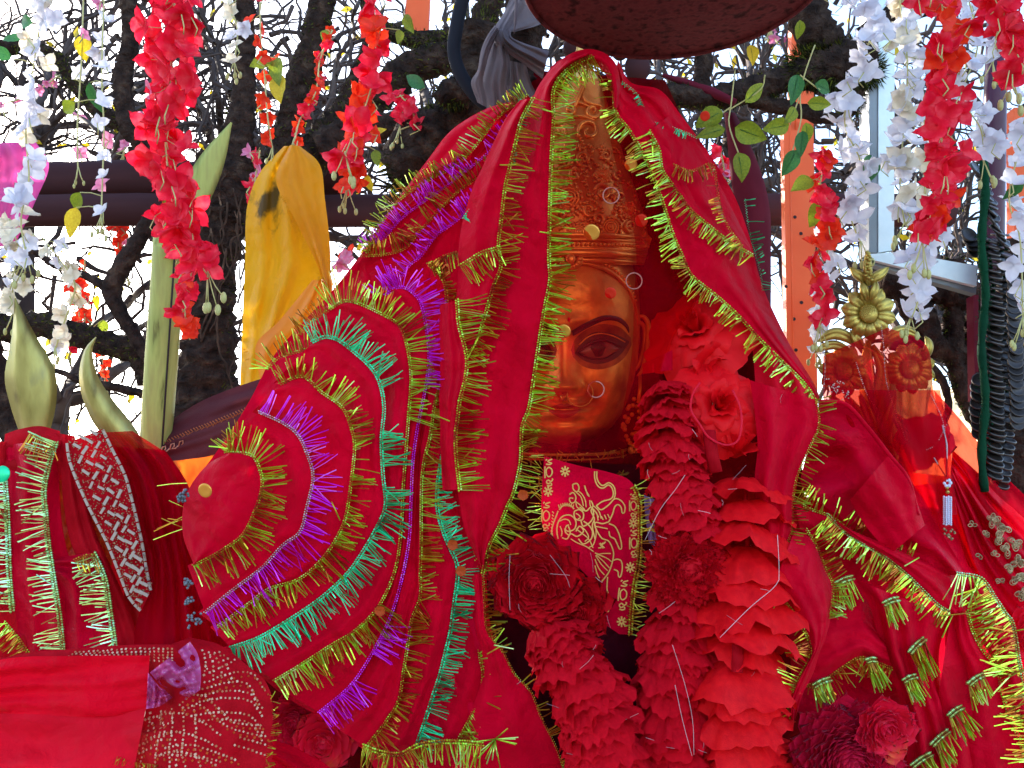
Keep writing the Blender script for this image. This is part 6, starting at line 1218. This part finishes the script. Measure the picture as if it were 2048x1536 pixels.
loft(C2([(112, 866), (122, 940), (126, 1000), (140, 1080), (170, 1160), (230, 1360)], -.006), C2([(150, 872), (165, 960), (190, 1060), (225, 1140), (262, 1230), (300, 1360)], .002), 60, 16, .01, .008, 4, seed=46).build('inner_fold', M['band'], w)
cut = C2([(128, 985), (150, 1040), (160, 1100), (190, 1115), (215, 1120)], -.012)
loft(C2([(95, 1120), (150, 1110), (190, 1110), (212, 1165), (219, 1215), (232, 1300), (240, 1360)], -.014), C2([(100, 1150), (115, 1180), (118, 1220), (120, 1250), (122, 1280), (125, 1320), (125, 1360)], -.008), 50, 20, .012, .008, 4, seed=48).build('lower_fold', M['red2'], w)
for pts, L, k in (([(112, 885), (98, 930), (88, 981), (92, 1034), (97, 1090), (109, 1168), (119, 1231), (127, 1315)], 56, 't_mint'), ([(188, 1108), (203, 1140), (212, 1168), (219, 1215), (231, 1298)], 54, 't_mint'), ([(10, 960), (14, 1010), (16, 1059), (19, 1152), (25, 1222)], 46, 't_mint')):
    e = C2(pts, -.034); trim(w, e, 1, k, L, gap=.12, bw=5.5, step=4.4, seed=6, w=2.3)
e = C2([(60, 868), (90, 880), (108, 892)], -.034); trim(w, e, 1, 't_gold', 40, gap=.1)
e = C2([(10, 1245), (35, 1275), (60, 1310)], -.036); trim(w, e, 1, 't_lime', 44, gap=.05, step=3.2)
e = C2([(150, 1120), (170, 1112), (190, 1110)], -.036); trim(w, e, 1, 't_gold', 30, gap=.05, step=3.4); 
loft([(-60, 880, 1.5), (-60, 1100, 1.5), (-60, 1400, 1.5)], [(330, 900, 1.5), (420, 1100, 1.5), (460, 1400, 1.5)], 30, 30, .02, .02, 6, seed=77).build('back_fold', M['band'], w)
t = thing('sheer_net', 'dark sheer red net gathered between the chevron band and the lobes', 'net', P(330, 1280, 1.42))
loft([(200, 865, 1.43), (250, 950, 1.42), (275, 1050, 1.41), (295, 1150, 1.40), (250, 1330, 1.4)], [(265, 862, 1.44), (345, 920, 1.42), (375, 1000, 1.40), (385, 1100, 1.40), (470, 1330, 1.4)], 60, 36, .02, .02, 8, seed=52, pin=9).build('net_cloth', M['sheer2'], t)
loft([(180, 890, 1.45), (230, 970, 1.45), (260, 1060, 1.44), (230, 1330, 1.44)], [(330, 900, 1.46), (380, 980, 1.46), (400, 1100, 1.45), (470, 1330, 1.45)], 60, 36, .02, .025, 8, seed=56, pin=9).build('under_cloth', M['band'], t)
e = [(x, y, 1.375) for x, y in cm([(375, 960), (372, 1010), (378, 1060)], 20)]; fringe(e, 1, 70, 6, 1.6, .3, .4).build('fringe', M['t_gold'], t, kind='stuff', smooth=False)
bnd = thing('sequin_band', 'broad silver chevron sequin band running diagonally on the wrapped base', 'sequin band', P(280, 1230, 1.4))
BA = [(134, 885), (140, 925), (169, 996), (196, 1050), (216, 1090), (240, 1150), (258, 1195), (282, 1222)]; BB = [(205, 858), (225, 900), (250, 950), (264, 1000), (275, 1045), (285, 1090), (295, 1150), (302, 1182)]
ba, bb = C2(BA, -.030), C2(BB, -.028); loft(ba, bb, 50, 12, .006, .003, 3, seed=60).build('band_cloth', M['band'], bnd)
br = MB(); br.box(Vector((0, 0, 0)), Vector((.5, 0, 0)), Vector((0, .16, 0)), Vector((0, 0, .06))); BAR = br.mesh('sequin_bar', M['silver'], False)
mm = MB()
A_, B_ = cm(ba, 26), cm(bb, 26)
for i in range(26):
    for j in range(6):
        v = (j+.5)/6; s_ = 1 if (i//2) % 2 else -1; a, b = A_[i], B_[i]; x = a[0]+(b[0]-a[0])*v; y = a[1]+(b[1]-a[1])*v; d = a[2]-.011
        if (i+j) % 2 == 0 and j not in (0, 5): inst(BAR, 'sequin_bar', bnd, PM(x, y, d, 17*R.uniform(.85, 1.15)) @ Matrix.Rotation((1.05 if s_ > 0 else -.55)+R.gauss(0, .06), 4, 'Z'))
        for q in range(6):
            mm.octa(P(x+R.uniform(-7, 7), y+R.uniform(-7, 7), d+.002), .0011)
mm.build('bead_ground', M['lace'], bnd, kind='stuff')
for e in (ba, bb):
    n = int(clen(e)/19); c = cm(e, n)
    for i in range(n):
        a, b = c[i], c[i+1]; inst(BAR, 'gold_bar', bnd, PM((a[0]+b[0])/2, (a[1]+b[1])/2, a[2]-.008, 17) @ Matrix.Rotation(-math.atan2(b[1]-a[1], b[0]-a[0]), 4, 'Z'))
t = thing('bead_tangle', 'tangle of dark silver beads at the corner of the lobes', 'bead tangle', P(385, 1260, 1.3)); m = MB()
for k in range(90):
    x, y, s = R.choice(((383, 1235, 16), (392, 1242, 14), (378, 1200, 8), (376, 1165, 8), (372, 985, 8), (362, 995, 8))); m.ball(P(x+R.gauss(0, s*.5), y+R.gauss(0, s*.5), 1.285+R.uniform(-.008, .008)), .0022, .0022, .0022, 6, 5)
m.build('beads', M['steeld'], t, kind='stuff')
# bandhani dotted cloth and plain cloth at the bottom left
def d3(x, y): return 1.33-.00012*(y-1300)
t = thing('dotted_cloth', 'dark red tie-dyed cloth with rows of cream dots bunched at the bottom left', 'cloth', P(400, 1536, 1.3))
def drp(A, B, nm, mat, off, seed, bulge=.03, fold=.016, ff=5, nu=60, nv=40, dfold=0.):
    A = [(x, y, d3(x, y)+off) for x, y in A]; B = [(x, y, d3(x, y)+off) for x, y in B]; loft(A, B, nu, nv, bulge, fold, ff, seed=seed, dfold=dfold).build(nm, M[mat], t)
drp([(380, 1275), (440, 1290), (500, 1335), (535, 1370), (545, 1440), (540, 1720)], [(280, 1310), (285, 1370), (290, 1430), (260, 1470), (232, 1500), (225, 1720)], 'bunched_fold', 'band', -.03, 61, .04, .012, 4)
drp([(-60, 1330), (60, 1305), (150, 1298), (250, 1290), (360, 1290), (400, 1300)], [(-60, 1420), (60, 1420), (150, 1400), (250, 1400), (360, 1380), (400, 1380)], 'upper_fold', 'band', -.005, 65, .01, .008)
m = MB(); m2 = MB()
def dots(pts, mb, d0, r=1.8, sp_=8.5):
    c = cm(pts, max(3, int(clen(pts)/sp_)))
    for x, y in c:
        x += R.uniform(-1, 1); y += R.uniform(-1, 1); h, dr = snap(x, y)
        if h is None: continue
        q = h[0]-dr*.0012; nr = h[1]; nr = nr if nr.dot(dr) < 0 else -nr; u_ = nr.orthogonal().normalized(); w_ = nr.cross(u_)
        s_ = r/F*1.3*R.uniform(.8, 1.15); a_ = R.uniform(0, 1.5); mb.box(q, (u_*math.cos(a_)+w_*math.sin(a_))*s_, (w_*math.cos(a_)-u_*math.sin(a_))*s_, nr*.0005)
snap = snapper([o_ for o_ in t.children])
arcs = [[(410, 1365), (450, 1350), (500, 1345), (530, 1380)], [(405, 1378), (450, 1366), (495, 1368), (515, 1415)], [(360, 1410), (380, 1392), (410, 1392), (440, 1420), (470, 1445), (520, 1450)], [(370, 1420), (395, 1408), (420, 1425), (450, 1450), (480, 1462), (530, 1472)], [(310, 1510), (350, 1510), (400, 1515), (430, 1530)], [(330, 1495), (380, 1490), (420, 1500), (470, 1520)],
        [(300, 1440), (310, 1470), (280, 1490), (245, 1500)], [(320, 1430), (330, 1465), (310, 1490), (270, 1510)], [(480, 1475), (500, 1480), (530, 1490)], [(470, 1490), (500, 1500), (530, 1510)], [(410, 1330), (420, 1345), (440, 1335), (470, 1320)], [(420, 1310), (440, 1305), (455, 1318)], [(340, 1425), (345, 1440), (330, 1450), (318, 1440), (325, 1426), (340, 1425)], [(350, 1480), (355, 1500), (352, 1530)]]
for k in range(7): arcs.append([(405-k*3, 1378+k*13), (450-k*2, 1368+k*14), (500, 1372+k*15), (524, 1400+k*16)] if k % 3 else [(290+k*4, 1440+k*12), (350, 1425+k*13), (400, 1440+k*12), (440, 1470+k*9)])
for k in range(5): arcs.append([(300+k*22, 1425-k*3), (296+k*24, 1460), (286+k*26, 1500), (280+k*30, 1532)])
for k in range(4): arcs.append([(405+k*12, 1300+k*4), (412+k*14, 1325+k*3), (408+k*18, 1350+k*2)])
for a in arcs: dots(a, m, -.03-.036)
for k in range(5): dots([(150-k*6, 1304+k*5), (220, 1300+k*5), (290, 1297+k*6), (345, 1298+k*6)], m, -.028, 1.7, 9)
for k in range(3): dots([(-5, 1330+k*9), (10, 1328+k*9), (24, 1322+k*9)], m, -.028, 1.7, 8)
m.build('cream_dots', M['dot'], t, kind='stuff', smooth=False)
for a in arcs[:8]: dots([(x+6, y+9) for x, y in a], m2, -.066, 2, 13)
m2.build('orange_dots', M['orange'], t, kind='stuff', smooth=False)
e = [(x, y, d3(x, y)-.06) for x, y in cm([(540, 1390), (546, 1440), (535, 1500), (530, 1540)], 20)]; fringe(e, -1, 18, 4, 1.8, .4, .3).build('fringe', M['t_gold'], t, kind='stuff', smooth=False)
e = [(x, y, d3(x, y)-.06) for x, y in cm([(236, 1510), (270, 1524), (320, 1530)], 20)]; fringe(e, 1, 20, 3, 1.8, .4, .2).build('fringe', M['t_gold'], t, kind='stuff', smooth=False)
t = thing('plain_cloth', 'flat bright scarlet cloth at the bottom left corner, its upper part thin', 'cloth', P(120, 1536, 1.26))
drp([(-80, 1335), (30, 1315), (120, 1312), (220, 1311), (300, 1311)], [(-80, 1440), (20, 1430), (120, 1432), (210, 1434), (292, 1420)], 'thin_upper_part', 'plain1' if 'plain1' in M else 'red3', -.05, 71, .006, .014, 4)
drp([(-80, 1428), (20, 1428), (120, 1430), (210, 1434), (292, 1416)], [(-80, 1720), (40, 1720), (120, 1720), (190, 1720), (232, 1720)], 'lower_part', 'red3', -.055, 75, .008, .016, 4)
t = thing('cellophane_scrap', 'crumpled pink cellophane scrap on the edge of the scarlet cloth', 'cellophane', P(345, 1418, 1.25))
drp([(380, 1283), (396, 1310), (402, 1350), (400, 1380)], [(300, 1345), (322, 1370), (345, 1380), (370, 1400)], 'upper_wing', 'cello', -.075, 81, .012, .02, 6, 26, 22, .02)
drp([(296, 1345), (318, 1372), (330, 1380)], [(292, 1418), (320, 1412), (345, 1395)], 'lower_wing', 'cello', -.075, 85, .01, .02, 6, 24, 18, .02)
m = MB(); m.ball(P(4, 948, 1.38), .013, .003, .013, 16, 8); tag(m.build('green_disc', M['t_green'], None), 'shiny green disc at the left edge above the wrapped cloth', 'disc')
drape('red_scarf_end', 'smooth red cloth corner under the dotted cloth at the bottom, left of centre', [(545, 1480, 1.38), (600, 1500, 1.38), (680, 1560, 1.38), (720, 1720, 1.38)], [(530, 1560, 1.36), (530, 1600, 1.36), (530, 1650, 1.36), (540, 1720, 1.36)], M['red'])
# ------------------------------------------------------------------ tidy: helper properties away
for o in bpy.data.objects:
    if '_o' in o: del o['_o']
